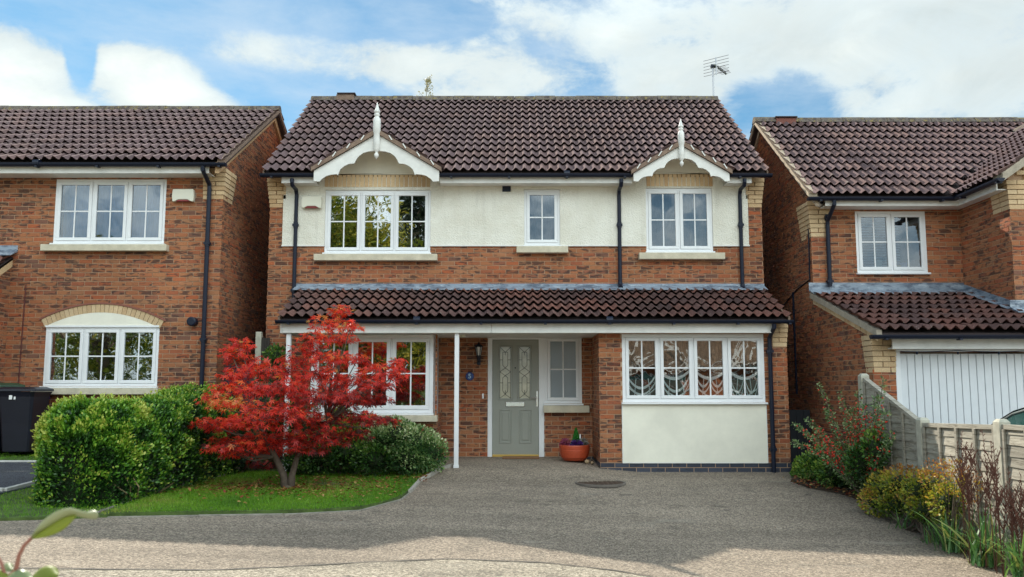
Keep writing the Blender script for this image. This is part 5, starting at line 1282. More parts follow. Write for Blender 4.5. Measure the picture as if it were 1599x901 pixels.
for i in range(26):
    s = RG.uniform(-.5, 1.2); q = ha+hu*s+hv*RG.uniform(.05, .6); g0 = gh(q.x, q.y)+.02; e_ = Vector((q.x+RG.normal()*.12, q.y-.12+RG.normal()*.1, g0+RG.uniform(.12, .34)))
    b.tube([(q.x-.1, q.y+.1, g0), ((q.x+e_.x)/2+.02, (q.y+e_.y)/2, (g0+e_.z)/2+.03), e_], [.012, .008, .004], 5, False)
b.build('stems', mat('dry_stem', (.30, .22, .12), .9), HG, fix=False)

# ---- japanese maple
red_leaf = leafmat('maple_leaf', [(0, (.10, .012, .016)), (.22, (.30, .025, .02)), (.45, (.70, .038, .028)), (.70, (.88, .075, .04)), (.88, (.90, .18, .05)), (1, (.72, .38, .10))], .45, .38, .6)
tx, ty = pg(444, 766); tz = gh(tx, ty)
MT = empty('japanese_maple', (tx, ty, tz), 'small spreading maple with blazing red leaves on the front lawn', 'tree')
pads = [  # px, py, rx, ry(px), depth offset, hue
 (533, 484, 20, 9, .15, .75), (512, 503, 30, 11, .1, .72), (548, 507, 22, 8, -.1, .7), (500, 527, 34, 13, .0, .6), (537, 527, 24, 8, .2, .6), (482, 550, 42, 14, .1, .52), (525, 556, 34, 10, -.2, .58),
 (375, 537, 22, 11, .2, .62), (362, 551, 18, 9, .1, .6), (384, 562, 30, 11, .3, .55), (405, 578, 42, 14, .0, .52), (452, 573, 44, 14, .2, .5), (366, 582, 24, 9, -.1, .6),
 (500, 582, 40, 13, -.2, .52), (352, 606, 30, 10, -.2, .66), (338, 620, 26, 9, .1, .84), (372, 628, 42, 12, -.3, .86), (400, 604, 44, 14, -.2, .5), (446, 602, 44, 15, -.3, .46),
 (325, 657, 26, 7, -.2, .58), (352, 662, 36, 10, .0, .55), (390, 654, 46, 13, -.4, .6), (432, 640, 50, 16, -.5, .45), (470, 622, 46, 16, .3, .36), (515, 614, 50, 15, -.3, .34), (480, 655, 52, 16, -.2, .34),
 (590, 577, 32, 8, .0, .58), (608, 571, 24, 8, .1, .56), (622, 562, 12, 5, .2, .6), (560, 592, 42, 12, .1, .50), (595, 598, 30, 10, -.2, .40), (618, 584, 20, 7, .0, .5), (545, 618, 44, 13, -.1, .30), (580, 622, 34, 11, .2, .26),
 (540, 645, 44, 13, .2, .20), (575, 652, 34, 10, -.2, .22), (603, 655, 20, 6, .1, .24), (350, 688, 30, 9, .1, .55), (378, 694, 30, 9, -.3, .55), (410, 683, 46, 12, -.1, .50), (455, 684, 50, 13, .1, .42), (500, 680, 46, 12, -.1, .3), (548, 676, 34, 9, .1, .22), (420, 702, 34, 8, .2, .5), (362, 706, 18, 6, -.2, .6), (475, 698, 34, 8, -.2, .35), (405, 722, 20, 7, .5, .15), (330, 700, 12, 5, -.3, .6), (558, 560, 26, 8, .1, .55)]
PC = []; br = MB(); root = Vector((tx, ty, tz-.05))
s1 = [root+Vector((.02, 0, 0)), root+Vector((-.01, 0, .25)), root+Vector((-.12, -.04, .5)), root+Vector((-.26, -.05, .75)), root+Vector((-.36, .0, 1.0))]
s2 = [root+Vector((.08, .02, 0)), root+Vector((.10, .0, .25)), root+Vector((.16, .03, .5)), root+Vector((.36, .0, .72)), root+Vector((.55, .05, .95))]
br.tube(s1, [.065, .05, .04, .034, .026], 8); br.tube(s2, [.06, .045, .036, .030, .022], 8); br.tube([root+Vector((.05, .0, -.05)), root+Vector((.05, 0, .12))], [.11, .06], 10)
VP, VT, VN, VS, VR = [], [], [], [], []
for px, py, rx_, ry_, dd, hue in pads:
    D0 = ty+dd*1.5; x, z = at(px, py, D0); C = Vector((x, D0, z)); kx = D0/F
    st = min(s1[2:]+s2[2:], key=lambda q: (q-C).length-(.5*(q.z < C.z)))
    mid = (st+C)/2+Vector((random.uniform(-.06, .06), random.uniform(-.1, .1), .03+.05*random.random()-.12*(C.z-st.z < .3)))
    br.tube([st, st+(mid-st)*.6, mid, C-Vector((0, 0, .03))], [.016, .012, .009, .005], 6, False)
    R_ = np.array([rx_*kx, max(.14, rx_*kx*.8), ry_*kx])
    ry_ = ry_*.72; nl = int(24+rx_*ry_*.36)
    # twigs radiate from the pad centre, leaves sit along them
    ntw = 7
    for j in range(ntw):
        e = C+Vector((random.uniform(-1, 1)*R_[0], random.uniform(-1, 1)*R_[1], random.uniform(-.6, .6)*R_[2])); br.tube([C-Vector((0, 0, .03)), (C+e)/2+Vector((0, 0, .01)), e], [.005, .0035, .002], 4, False)
    q = rdir(nl)*(RG.random((nl, 1))**.45)*R_*1.12; q[:, 2] -= .35*(q[:, 0]**2+q[:, 1]**2)/max(R_[0], .1)*.5
    VP.append(q+np.array(C)); tt = q*np.array([1, 1, .2])/max(R_[0], .1)+rdir(nl)*.6; tt[:, 2] -= .35; VT.append(tt)
    nn = rdir(nl)*.55+np.array([0, -.22, 1.0]); VN.append(nn); VS.append(RG.uniform(.048, .095, nl)); VR.append(hue+RG.normal(size=nl)*.19+.12*q[:, 2]/R_[2])
scatter('crown', np.vstack(VP), np.vstack(VT), np.vstack(VN), np.concatenate(VS), np.concatenate(VR), MAPLE, red_leaf, MT)
br.build('trunk', mat('maple_bark', (.13, .10, .075), .85, var=.35, vscale=25, bump=.5, bscale=50), MT, smooth=True, fix=False)

# ---- shrubs: lumpy ellipsoids of small leaves with stems
def shrub(name, label, cat, lumps, base, m, size, dens, tmpl=OVAL, hue=.5, hv=.25, up=.4, group=None, twig=True, core=True):
    """lumps: (x, y, z, rx, ry, rz, hue)"""
    e = empty(name, (base[0], base[1], gh(*base)), label, cat, group); A = [[] for _ in range(5)]; st = MB(); cr = MB()
    for (x, y, z, rx_, ry_, rz_, hh) in lumps:
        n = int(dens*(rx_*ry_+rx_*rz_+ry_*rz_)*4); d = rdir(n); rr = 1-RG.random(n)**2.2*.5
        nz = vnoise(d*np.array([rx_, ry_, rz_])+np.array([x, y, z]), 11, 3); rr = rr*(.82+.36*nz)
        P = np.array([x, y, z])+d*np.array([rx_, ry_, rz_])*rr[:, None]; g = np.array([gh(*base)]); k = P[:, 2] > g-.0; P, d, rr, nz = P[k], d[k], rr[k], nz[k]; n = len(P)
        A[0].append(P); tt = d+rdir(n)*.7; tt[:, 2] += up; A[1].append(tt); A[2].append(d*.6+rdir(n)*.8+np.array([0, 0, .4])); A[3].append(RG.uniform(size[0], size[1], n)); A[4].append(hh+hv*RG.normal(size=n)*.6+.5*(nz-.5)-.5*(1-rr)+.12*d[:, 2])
        for _ in range(4):
            q = np.array([x, y, z])+rdir(1)[0]*np.array([rx_, ry_, rz_])*.7; st.tube([(base[0]+random.uniform(-.08, .08), base[1]+random.uniform(-.05, .05), gh(*base)-.02), ((base[0]+q[0])/2, (base[1]+q[1])/2, (q[2]+gh(*base))/2-.03), tuple(q)], [.012, .009, .004], 5, False)
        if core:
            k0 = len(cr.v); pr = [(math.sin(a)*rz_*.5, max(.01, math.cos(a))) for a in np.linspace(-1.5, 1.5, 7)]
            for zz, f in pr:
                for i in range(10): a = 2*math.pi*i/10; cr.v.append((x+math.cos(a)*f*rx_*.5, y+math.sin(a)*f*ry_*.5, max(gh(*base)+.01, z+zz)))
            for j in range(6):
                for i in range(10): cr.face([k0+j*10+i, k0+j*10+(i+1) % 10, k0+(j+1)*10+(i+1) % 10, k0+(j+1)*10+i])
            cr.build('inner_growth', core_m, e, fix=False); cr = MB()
    scatter('foliage', np.vstack(A[0]), np.vstack(A[1]), np.vstack(A[2]), np.concatenate(A[3]), np.concatenate(A[4]), tmpl, m, e)
    st.build('stems', bark, e, fix=False)
    return e
def yb_(px): return 4.62*F/(px-CX)                 # just in front of the boundary fence
def lump(px, py, Y, rxp, ryp, ry_m, hue):
    if px > 1240 and Y > yb_(px): Y = yb_(px); ry_m *= .6
    x, z = at(px, py, Y); return (x, Y, z, rxp*Y/F, ry_m, ryp*Y/F, hue)
green_leaf = leafmat('shrub_leaf', [(0, (.012, .04, .010)), (.4, (.04, .12, .02)), (.7, (.12, .25, .035)), (1, (.32, .42, .07))], .25, .4, .5)
varie_leaf = leafmat('variegated_leaf', [(0, (.02, .06, .02)), (.35, (.06, .15, .04)), (.6, (.18, .30, .09)), (.8, (.46, .54, .28)), (1, (.72, .75, .50))], .25, .45, .4)
gold_leaf = leafmat('golden_leaf', [(0, (.05, .10, .015)), (.4, (.20, .27, .03)), (.7, (.46, .38, .05)), (.88, (.46, .22, .06)), (1, (.30, .12, .04))], .3, .5, .4)
Y0 = 12.75
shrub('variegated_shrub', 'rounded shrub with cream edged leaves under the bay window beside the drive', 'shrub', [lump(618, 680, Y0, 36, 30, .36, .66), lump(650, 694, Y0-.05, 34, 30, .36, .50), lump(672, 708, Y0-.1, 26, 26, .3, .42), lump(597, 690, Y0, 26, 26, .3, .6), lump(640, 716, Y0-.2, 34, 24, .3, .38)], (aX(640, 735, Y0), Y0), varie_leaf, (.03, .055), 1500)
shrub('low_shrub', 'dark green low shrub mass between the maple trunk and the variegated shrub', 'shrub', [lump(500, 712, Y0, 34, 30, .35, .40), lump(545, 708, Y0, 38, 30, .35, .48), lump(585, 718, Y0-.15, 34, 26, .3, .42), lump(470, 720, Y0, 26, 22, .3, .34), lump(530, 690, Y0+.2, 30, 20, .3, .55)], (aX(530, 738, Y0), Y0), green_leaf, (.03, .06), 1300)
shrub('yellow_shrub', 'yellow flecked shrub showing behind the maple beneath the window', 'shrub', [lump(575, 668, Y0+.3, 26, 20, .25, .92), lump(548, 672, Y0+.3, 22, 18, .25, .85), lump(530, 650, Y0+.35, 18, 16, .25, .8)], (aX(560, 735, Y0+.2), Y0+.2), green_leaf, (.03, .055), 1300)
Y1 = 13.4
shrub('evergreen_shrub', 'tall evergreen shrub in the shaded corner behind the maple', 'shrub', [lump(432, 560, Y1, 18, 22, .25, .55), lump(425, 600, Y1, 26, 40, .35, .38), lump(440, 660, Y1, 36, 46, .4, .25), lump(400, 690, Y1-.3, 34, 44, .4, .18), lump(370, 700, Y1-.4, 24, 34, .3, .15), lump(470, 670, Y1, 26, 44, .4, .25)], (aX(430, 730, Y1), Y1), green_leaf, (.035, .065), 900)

# ---- right bed
Yp = 12.9
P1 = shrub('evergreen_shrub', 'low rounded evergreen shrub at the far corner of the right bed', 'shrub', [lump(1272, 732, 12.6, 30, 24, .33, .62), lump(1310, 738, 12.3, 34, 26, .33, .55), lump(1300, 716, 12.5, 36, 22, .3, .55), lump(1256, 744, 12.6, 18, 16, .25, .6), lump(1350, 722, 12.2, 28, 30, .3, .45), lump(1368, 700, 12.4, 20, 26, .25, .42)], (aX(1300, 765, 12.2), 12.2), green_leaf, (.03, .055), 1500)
berry_m = mat('red_berry', (.62, .04, .02), .3); arching = leafmat('arching_leaf', [(0, (.04, .08, .03)), (.5, (.14, .24, .09)), (1, (.38, .44, .22))], .25)
PY = empty('berry_shrub', (4.62, 11.1, gh(4.62, 11.1)), 'arching thorny shrub with red berries reaching up beside the fence', 'shrub')
A = [[] for _ in range(5)]; st = MB(); bb = MB(); base = Vector((4.60, 11.1, gh(4.6, 11.1)))
tips = [(1278, 600), (1262, 655), (1238, 690), (1252, 672), (1312, 612), (1330, 640), (1380, 590), (1352, 630), (1368, 620), (1386, 640), (1290, 640), (1340, 610), (1300, 690), (1372, 660), (1275, 670), (1322, 660), (1240, 662), (1360, 690), (1395, 675), (1345, 655)]
for i, (tx_, ty_) in enumerate(tips):
    D1 = min(11.5+random.uniform(-.4, .4), yb_(tx_)+random.uniform(-.25, .1)); x, z = at(tx_, ty_, D1); E = Vector((x, D1, z)); M_ = base+(E-base)*.5+Vector((0, 0, .22*abs(E.x-base.x)+.05)); pts = []
    for k in range(13):
        t = k/12; pts.append(base*(1-t)**2+M_*2*t*(1-t)+E*t*t+Vector((.012*math.sin(9*t+i), .012*math.cos(7*t+i), 0)))
    st.tube(pts, [.009*(1-.75*k/12) for k in range(13)], 5, False)
    n = 300; tt = RG.uniform(.15, 1, n); P = np.array([list(pts[min(11, int(q*12))].lerp(pts[min(12, int(q*12)+1)], q*12-int(q*12))) for q in tt]); d = rdir(n)
    A[0].append(P+d*.02*(2.2-tt[:, None])); A[1].append(d+np.array([0, 0, .3])); A[2].append(rdir(n)); A[3].append(RG.uniform(.022, .045, n)); A[4].append(RG.uniform(.1, .95, n))
    for _ in range(60 if i % 2 else 22):
        q = random.uniform(.35, .95); p = pts[int(q*12)]+Vector((random.gauss(0, .03), random.gauss(0, .03), random.gauss(0, .03))); bb.lathe(p, [(-.011, .002), (-.006, .011), (.006, .011), (.011, .002)], 6)
scatter('foliage', np.vstack(A[0]), np.vstack(A[1]), np.vstack(A[2]), np.concatenate(A[3]), np.concatenate(A[4]), OVAL, arching, PY)
st.build('stems', bark, PY, fix=False); bb.build('berries', berry_m, PY, fix=False, smooth=True)
shrub('golden_shrub', 'low golden yellow shrub turning orange in front of the first fence post', 'shrub', [lump(1385, 764, 10.9, 30, 26, .3, .55), lump(1410, 754, 10.7, 34, 24, .3, .68), lump(1440, 764, 10.4, 32, 28, .3, .62), lump(1400, 790, 10.3, 30, 20, .25, .45), lump(1448, 796, 10.0, 30, 22, .25, .42), lump(1368, 784, 10.3, 22, 20, .25, .6), lump(1480, 784, 9.4, 26, 26, .25, .5)], (4.55, 9.7), gold_leaf, (.025, .045), 1500, up=.3)
shrub('rusty_shrub', 'rust brown twiggy shrub between the golden shrub and the dark seed stems', 'shrub', [lump(1462, 748, 10.1, 24, 26, .3, .88), lump(1488, 744, 9.8, 24, 28, .3, .95), lump(1508, 758, 9.4, 22, 26, .25, .9)], (4.55, 8.9), gold_leaf, (.02, .035), 900, core=False)
shrub('heather', 'low purple heather clump at the edge of the right bed', 'plant', [lump(1445, 806, 9.55, 16, 8, .14, .3), lump(1432, 803, 9.7, 10, 6, .1, .35)], (4.45, 9.2), leafmat('heather_leaf', [(0, (.05, .02, .03)), (.5, (.16, .06, .08)), (1, (.25, .10, .10))], .2), (.015, .03), 3500, core=False)
# tufts of narrow leaves: every leaf a part of its clump
def blade_mesh(L, wd_, bend, m):
    b = MB(); b.cr = random.random(); N = 7
    for i in range(N+1):
        t = i/N; a = bend*t; y = L*(math.sin(a)/max(bend, .01) if bend > .01 else t); z = L*((1-math.cos(a))/max(bend, .01)); w_ = wd_*(1-t**2.2)*.5+.0008
        up_ = y*1.0; out = z
        b.v += [(out, -w_, up_), (out-.15*w_, 0, up_-.0), (out, w_, up_)]
    for i in range(N): k = 3*i; b.face([k, k+1, k+4, k+3]); b.face([k+1, k+2, k+5, k+4])
    return b.mesh('leaf', m, True)
iris_m = leafmat('iris_leaf', [(0, (.05, .14, .04)), (.5, (.11, .26, .08)), (.85, (.20, .36, .11)), (1, (.36, .38, .14))], .25, .4, .5)
BM_ = [blade_mesh(1.0, random.uniform(.040, .060), b_, iris_m) for b_ in (.15, .4, .7, 1.0, 1.3, 1.7) for _ in range(2)]
def clump(label, px, py, Y, n, L, lean=0.0, spread=.12):
    Y = min(Y, yb_(px))
    x = aX(px, py, Y); z = gh(x, Y)+.03; e = empty('iris_clump', (x, Y, z), label, 'plant', 'clumps of strap leaved iris along the bed')
    for i in range(n):
        o_ = bpy.data.objects.new('leaf', random.choice(BM_)); o_.parent = e; o_.location = (random.gauss(0, spread*.6), random.gauss(0, spread*.4), -.02); s = L*random.uniform(.6, 1.1)
        o_.scale = (s, s*1.0, s); o_.rotation_euler = (random.gauss(0, .12), random.gauss(.22, .18), random.uniform(0, 6.28)); COL.objects.link(o_)
clump('iris clump with upright sword leaves below the dark seed stems, left one', 1490, 815, 9.0, 60, .50)
clump('large iris clump with arching sword leaves in the middle of the right bed', 1535, 828, 8.5, 84, .58)
clump('iris clump with bright green leaves at the right edge of the photo', 1600, 850, 7.9, 64, .55)
clump('small tuft of narrow arching leaves beneath the golden shrub', 1420, 800, 10.0, 26, .36)
clump('small bright green tuft behind the purple heather', 1465, 800, 9.6, 34, .26)
# low ground cover filling the bed
gc_m = leafmat('cover_leaf', [(0, (.03, .07, .02)), (.5, (.10, .22, .04)), (.85, (.22, .30, .06)), (1, (.30, .20, .08))], .25)
q_ = np.column_stack([RG.uniform(4.2, 4.8, 26000), RG.uniform(6.4, 13.2, 26000)]); q_ = q_[pip(q_, bed)]; hh_ = vnoise(np.column_stack([q_, q_[:, 0]*0]), 5, 31); q_ = q_[hh_ > .42]
z_ = np.array([gh(x, y) for x, y in q_])+.03+RG.random(len(q_))**1.5*.13; t_ = RG.normal(size=(len(q_), 3))*.7; t_[:, 2] += .8
scatter('ground_cover', np.column_stack([q_, z_]), t_, rdir(len(q_))+np.array([0, -.3, .6]), RG.uniform(.02, .045, len(q_)), RG.random(len(q_)), OVAL, gc_m, None, 'stuff')
# dark seed stems
seed_m = mat('seed_stem', (.12, .05, .035), .9)
def stems(label, spots, Y, n, hpx):
    Y = yb_(sum(spots)/2)+.02
    x0 = aX(spots[0], 800, Y); e = empty('seedhead_plant', (x0, Y, gh(x0, Y)), label, 'plant', 'dead seed stems against the fence')
    for i in range(n):
        px = random.uniform(spots[0], spots[1]); yy = yb_(px)+random.uniform(-.25, .05); x = aX(px, 780, yy); z0 = gh(x, yy)+.02; zt = aZ(hpx+random.uniform(0, 45), yy); b = MB(); lx = random.uniform(-.06, .10)
        pts = [Vector((x-lx*.5, yy, z0)), Vector((x-lx*.2, yy, (z0+zt)/2)), Vector((x+lx*.5, yy, zt))]; b.tube(pts, [.0055, .0045, .0015], 5, False)
        for k in range(34):
            t = random.uniform(.42, 1); p = pts[1].lerp(pts[2], (t-.5)*2) if t > .5 else pts[0].lerp(pts[1], t*2); d = Vector((random.choice((-1, 1))*random.uniform(.3, 1), random.uniform(-.8, .8), random.uniform(.8, 1.8))).normalized(); b.tube([p, p+d*.018, p+d*.032], [.002, .0052*(1.2-t*.6), .0015], 4, False)
        for k in range(5):
            t = random.uniform(.4, .85); p = pts[1].lerp(pts[2], max(0, (t-.5)*2)); d = Vector((random.choice((-1, 1))*.45, random.uniform(-.3, .3), 1)).normalized(); L_ = random.uniform(.12, .28); b.tube([p, p+d*L_], [.005, .002], 4, False)
            for q in range(12): pp = p+d*L_*q/12; b.tube([pp, pp+Vector((random.uniform(-.02, .02), random.uniform(-.02, .02), .03))], [.0035, .0015], 4, False)
        b.build('stem', seed_m, e, fix=False)
stems('tall dark brown seed stems standing against the second fence panel', (1500, 1560), 9.3, 12, 662)
stems('shorter rusty seed stems at the right edge behind the iris', (1560, 1612), 8.8, 8, 735)
# ================================================================== FENCE
FX = 4.80; posts = [11.42, 9.83, 8.25, 6.65, 5.05]
FE = empty('fence', (FX, posts[1], gh(FX, posts[1])), 'weathered lap panel fence with concrete posts, stepping down along the flower bed', 'fence')
wood = mat('weathered_wood', (.36, .33, .27), .9); nt = wood.node_tree; b_ = bsdf(wood)
n_ = noise(nt, pos(nt, (3, 3, 26)), 1.5, 5, .7, .5); c_ = ramp(nt, [(.3, (.16, .14, .11)), (.45, (.34, .31, .25)), (.6, (.43, .40, .33)), (.75, (.28, .24, .18))], n_)
nt.links.new(mixc(nt, c_, ramp(nt, [(0, .75), (1, 1.2)], attr(nt)), 1.0, 'MULTIPLY'), b_.inputs['Base Color']); bp = nd(nt, 'ShaderNodeBump', Strength=.6, Distance=.01); nt.links.new(n_, bp.inputs['Height']); nt.links.new(bp.outputs[0], b_.inputs['Normal'])
tops = [1.38, 1.38, .80, .86, .86, .86]
for i, y in enumerate(posts):
    zt = [1.40, .86, .90, .90, .90][i]; g = gh(FX, y)-.3; w_ = .055
    MB().add([], []); b = MB().box(FX-w_, FX+w_, y-w_, y+w_, g, zt-.03); k = len(b.v)
    b.v += [(FX-w_, y-w_, zt-.03), (FX+w_, y-w_, zt-.03), (FX+w_, y+w_, zt-.03), (FX-w_, y+w_, zt-.03), (FX-w_*.6, y-w_*.6, zt), (FX+w_*.6, y-w_*.6, zt), (FX+w_*.6, y+w_*.6, zt), (FX-w_*.6, y+w_*.6, zt)]
    for f in ((4, 5, 6, 7), (0, 1, 5, 4), (1, 2, 6, 5), (2, 3, 7, 6), (3, 0, 4, 7)): b.face([k+j for j in f])
    b.build('post', conc, FE)
for i in range(4):
    ya, yb = posts[i]-.06, posts[i+1]+.06; za = [1.34, .80, .85, .86][i]; zb = [.82, .84, .86, .86][i]
    g = min(gh(5.0, ya), gh(5.0, yb))-.1
    e = MB()
    zt = lambda y: za+(zb-za)*(y-ya)/(yb-ya)
    e.add([(x, y, zt(y)+d) for x in (FX-.035, FX+.035) for y in (ya, yb) for d in (-.045, 0)], [(0, 2, 3, 1), (4, 6, 7, 5), (0, 4, 5, 1), (2, 6, 7, 3), (0, 4, 6, 2), (1, 5, 7, 3)])
    e.cr = .9; FP = e.build('fence_panel', wood, FE)
    z = g
    while z < max(za, zb)-.05:
        h = .135; z1 = z+h; yy0, yy1 = ya, yb                      # clip under the sloping top
        if za > zb and z1 > zb-.04:
            yy1 = yb if zt(yb)-.06 > z else ya+(yb-ya)*max(0, (za-.06-z)/(za-zb))
        if abs(yy1-yy0) < .06: 
            z += .105; continue
        b = MB(); b.cr = random.random(); N = 6
        for k in range(N+1):
            y = yy0+(yy1-yy0)*k/N; wv = .006*math.sin(y*7+z*31); b.v += [(FX-.022, y, z+wv), (FX-.008, y, min(z1+wv, zt(y)-.045)), (FX-.012, y, z+wv), (FX+.0, y, min(z1+wv, zt(y)-.045))]
        for k in range(N): q = 4*k; b.face([q, q+4, q+5, q+1]); b.face([q+2, q+3, q+7, q+6]); b.face([q, q+2, q+6, q+4]); b.face([q+1, q+5, q+7, q+3])
        b.build('board', wood, FP); z += .105
    for k in range(5):
        y = ya+(yb-ya)*(k+.06)/4.12; b = MB(); b.cr = .3; b.box(FX-.045, FX-.024, y-.02, y+.02, g, zt(y)-.046); b.build('batten', wood, FP)
# fence post and dark panel in the alley between left and main house
AF = empty('alley_fence', (-4.55, 14.9, -.1), 'concrete post and dark fence panel in the gap left of the house', 'fence')
x, z = at(405, 520, 14.3); b = MB().box(x-.05, x+.05, 14.27, 14.37, -.3, z+.02); b.build('post', conc, AF, bevel=.008)
x2, z2 = at(417, 527, 14.3); dk = mat('dark_fence_wood', (.05, .042, .036), .9, var=.3)
for i in range(3): MB().box(x+.052+i*.046, x+.094+i*.046, 14.30, 14.32, -.2, z2+.0-.01*(i % 2)).build('board', dk, AF)
for i in range(10):
    xa = -4.86+i*.03
x3 = aX(345, 580, 14.2); zt3 = aZ(570, 14.2)
AG = empty('alley_gate', (x3+.3, 14.2, -.05), 'low dark blue boarded gate between the left house and the alley post', 'gate')
k = 0; xx = x3+.02
while xx < x-.09: MB().box(xx, xx+.085, 14.18, 14.21, -.05, zt3).build('board', mat('dark_blue_wood', (.03, .035, .05), .7), AG); xx += .092
MB().box(x3+.02, x-.06, 14.21, 14.24, zt3-.25, zt3-.17).build('rail', mat('dark_blue_wood'), AG)
# gate on the right alley
RGt = empty('side_gate', (4.46, 14.0, -.35), 'dark teal gate post and boards in the narrow alley right of the house', 'gate')
MB().box(4.43, 4.50, 13.96, 14.03, -.35, aZ(565, 14)).build('post', gm, RGt)
for i in range(4): MB().box(4.51+i*.115, 4.62+i*.115, 14.0, 14.02, -.35, aZ(640, 14)+.0).build('board', mat('gate_dark', (.012, .016, .022), .7), RGt)

# ================================================================== BINS
binm = mat('bin_navy', (.006, .007, .016), .5, var=.2, vscale=8); bing = mat('bin_green', (.02, .06, .03), .4); binl = mat('bin_purple', (.10, .04, .22), .4)
def wheelie(x, y, rz, lid, label, h=1.06, w_=.58):
    z = gh(x, y)+.045; e = bpy.data.objects.new('wheelie_bin', None); COL.objects.link(e); e.location = (x, y, z); WP[e.name] = Vector((x, y, z)); tag(e, label, 'bin', 'wheelie bins beside the left house')
    def loc(o_): o_.location = (0, 0, 0)
    b = MB(); k = 0; a = w_/2
    secs = [(.07, .40, .42), (.5, .46, .50), (.86*h, .52, .60), (.90*h, .55, .64), (.93*h, .58, .68)]
    ring = lambda zz, sx_, sy_: [(q[0]*sx_*w_/.58*.5*1.0, q[1]*sy_*.5, zz) for q in ((-1, -.86), (-.86, -1), (.86, -1), (1, -.86), (1, .86), (.86, 1), (-.86, 1), (-1, .86))]
    for s in secs: b.v += ring(*s)
    for j in range(len(secs)-1):
        for i in range(8): b.face([j*8+i, j*8+(i+1) % 8, (j+1)*8+(i+1) % 8, (j+1)*8+i])
    b.face(list(range(8))[::-1]); b.face([32+i for i in range(8)]); o_ = b.build('body', binm, e, bevel=.006); loc(o_)
    b = MB(); b.v += ring(.935*h, .61, .70); b.v += ring(.97*h, .60, .69); b.v += ring(1.0*h, .45, .5)
    for j in range(2):
        for i in range(8): b.face([j*8+i, j*8+(i+1) % 8, (j+1)*8+(i+1) % 8, (j+1)*8+i])
    b.face(list(range(8))[::-1]); b.face([16+i for i in range(8)]); o_ = b.build('lid', lid, e, bevel=.006); loc(o_)
    b = MB().tube([(-.22, .36, .95*h), (.22, .36, .95*h)], .016, 8); o_ = b.build('handle', binm, e); loc(o_)
    for s in (-1, 1):
        b = MB().lathe((s*.24-.02, .22, .10), [(0, .03), (.0, .10), (.04, .10), (.04, .03)], 18, 0); o_ = b.build('wheel', black_pl, e); loc(o_)
    b = MB(); b.box(-.08, -.035, -.315, -.306, .82*h, .88*h); b.box(-.01, .015, -.315, -.306, .82*h, .86*h); o_ = b.build('number_sticker', white_cloth, e); loc(o_)
    e.rotation_euler.z = rz; return e
wheelie(aX(34, 700, 13.15), 13.15, .08, binm, 'navy wheelie bin at the brick wall with white number marks and flat lid')
wheelie(aX(-14, 700, 13.25), 13.25, -.05, bing, 'wheelie bin with a green lid at the left edge of the photo', h=1.12)
# purple topped item behind the bins
PB = MB(); x = aX(48, 620, 13.52); z0 = gh(x, 13.55); pe = empty('storage_box', (x, 13.52, z0), 'small box with purple lid tucked behind the navy bin', 'box')
MB().box(x-.2, x+.22, 13.4, 13.68, z0+.05, aZ(624, 13.5)).build('box_body', binm, pe, bevel=.01); MB().box(x-.21, x+.23, 13.39, 13.69, aZ(623.5, 13.5), aZ(619, 13.5)).build('lid', binl, pe, bevel=.01)

# ================================================================== POT AND ITS PLANTS
qx, qy = aX(898, 718, 13.75), 13.80; qz = gh(qx, qy)+.02; terr = mat('terracotta_plastic', (.44, .065, .022), .45, var=.15, vscale=12)
k = 13.8/F
POT = MB().lathe((qx, qy, qz), [(0, .17), (.012, .185), (.05, .215), (.055, .222), (.08, .225), (.085, .232), (.115, .236), (.12, .241), (.15, .243), (.155, .247), (.185, .246), (.19, .25), (.235, .252), (.25, .246), (.25, .232), (.21, .225)], 40).build('plant_pot', terr, None, smooth=False, origin=(qx, qy, qz))
tag(POT, 'ribbed terracotta bowl planter on the porch floor right of the door', 'plant pot')
def pot_plant(name, label, dx, dy, rx_, rz_, m, n, sz, hue, tm=OVAL, cone=False, z0=.22):
    e = empty(name, (qx+dx, qy+dy, qz+z0), label, 'plant'); d = rdir(n); d[:, 2] = np.abs(d[:, 2]); rr = RG.random(n)**.5
    if cone:
        hh = RG.random(n); a = RG.uniform(0, 6.28, n); r = rx_*(1-hh)*(.7+.3*RG.random(n)); P = np.column_stack([qx+dx+r*np.cos(a), qy+dy+r*np.sin(a), qz+z0+hh*rz_]); t = np.column_stack([np.cos(a)*.5, np.sin(a)*.5, np.ones(n)])
    else: P = np.array([qx+dx, qy+dy, qz+z0])+d*np.array([rx_, rx_, rz_])*rr[:, None]; t = d+rdir(n)*.5
    scatter('foliage', P, t, rdir(n), RG.uniform(*sz, n), hue+RG.normal(size=n)*.2, tm, m, e)
    b = MB().tube([(qx+dx, qy+dy, qz+z0-.06), (qx+dx, qy+dy, qz+z0+rz_*.6)], [.01, .004], 6); b.build('stem', bark, e)
MB_s = MB().lathe((qx, qy, qz), [(.19, .215), (.222, .22), (.224, .05)], 24).build('compost', soil_m, POT)
MB_s.location = (0-qx, 0-qy, 0-qz)
pot_plant('dwarf_conifer', 'bright green cone shaped conifer in the terracotta bowl', .03, .02, .085, .28, leafmat('conifer_leaf', [(0, (.02, .10, .02)), (.6, (.05, .26, .04)), (1, (.10, .36, .06))], .2), 1500, (.02, .035), .5, cone=True)
pot_plant('heather', 'pink heather at the left side of the terracotta bowl', -.15, -.02, .10, .13, leafmat('pink_leaf', [(0, (.10, .03, .05)), (.5, (.30, .05, .12)), (1, (.42, .10, .2))], .2), 700, (.012, .03), .5)
pot_plant('pansy', 'deep purple pansies at the front of the terracotta bowl', .03, -.12, .10, .10, leafmat('violet_petal', [(0, (.02, .03, .02)), (.4, (.05, .02, .12)), (1, (.13, .04, .28))], .2), 420, (.02, .045), .6)
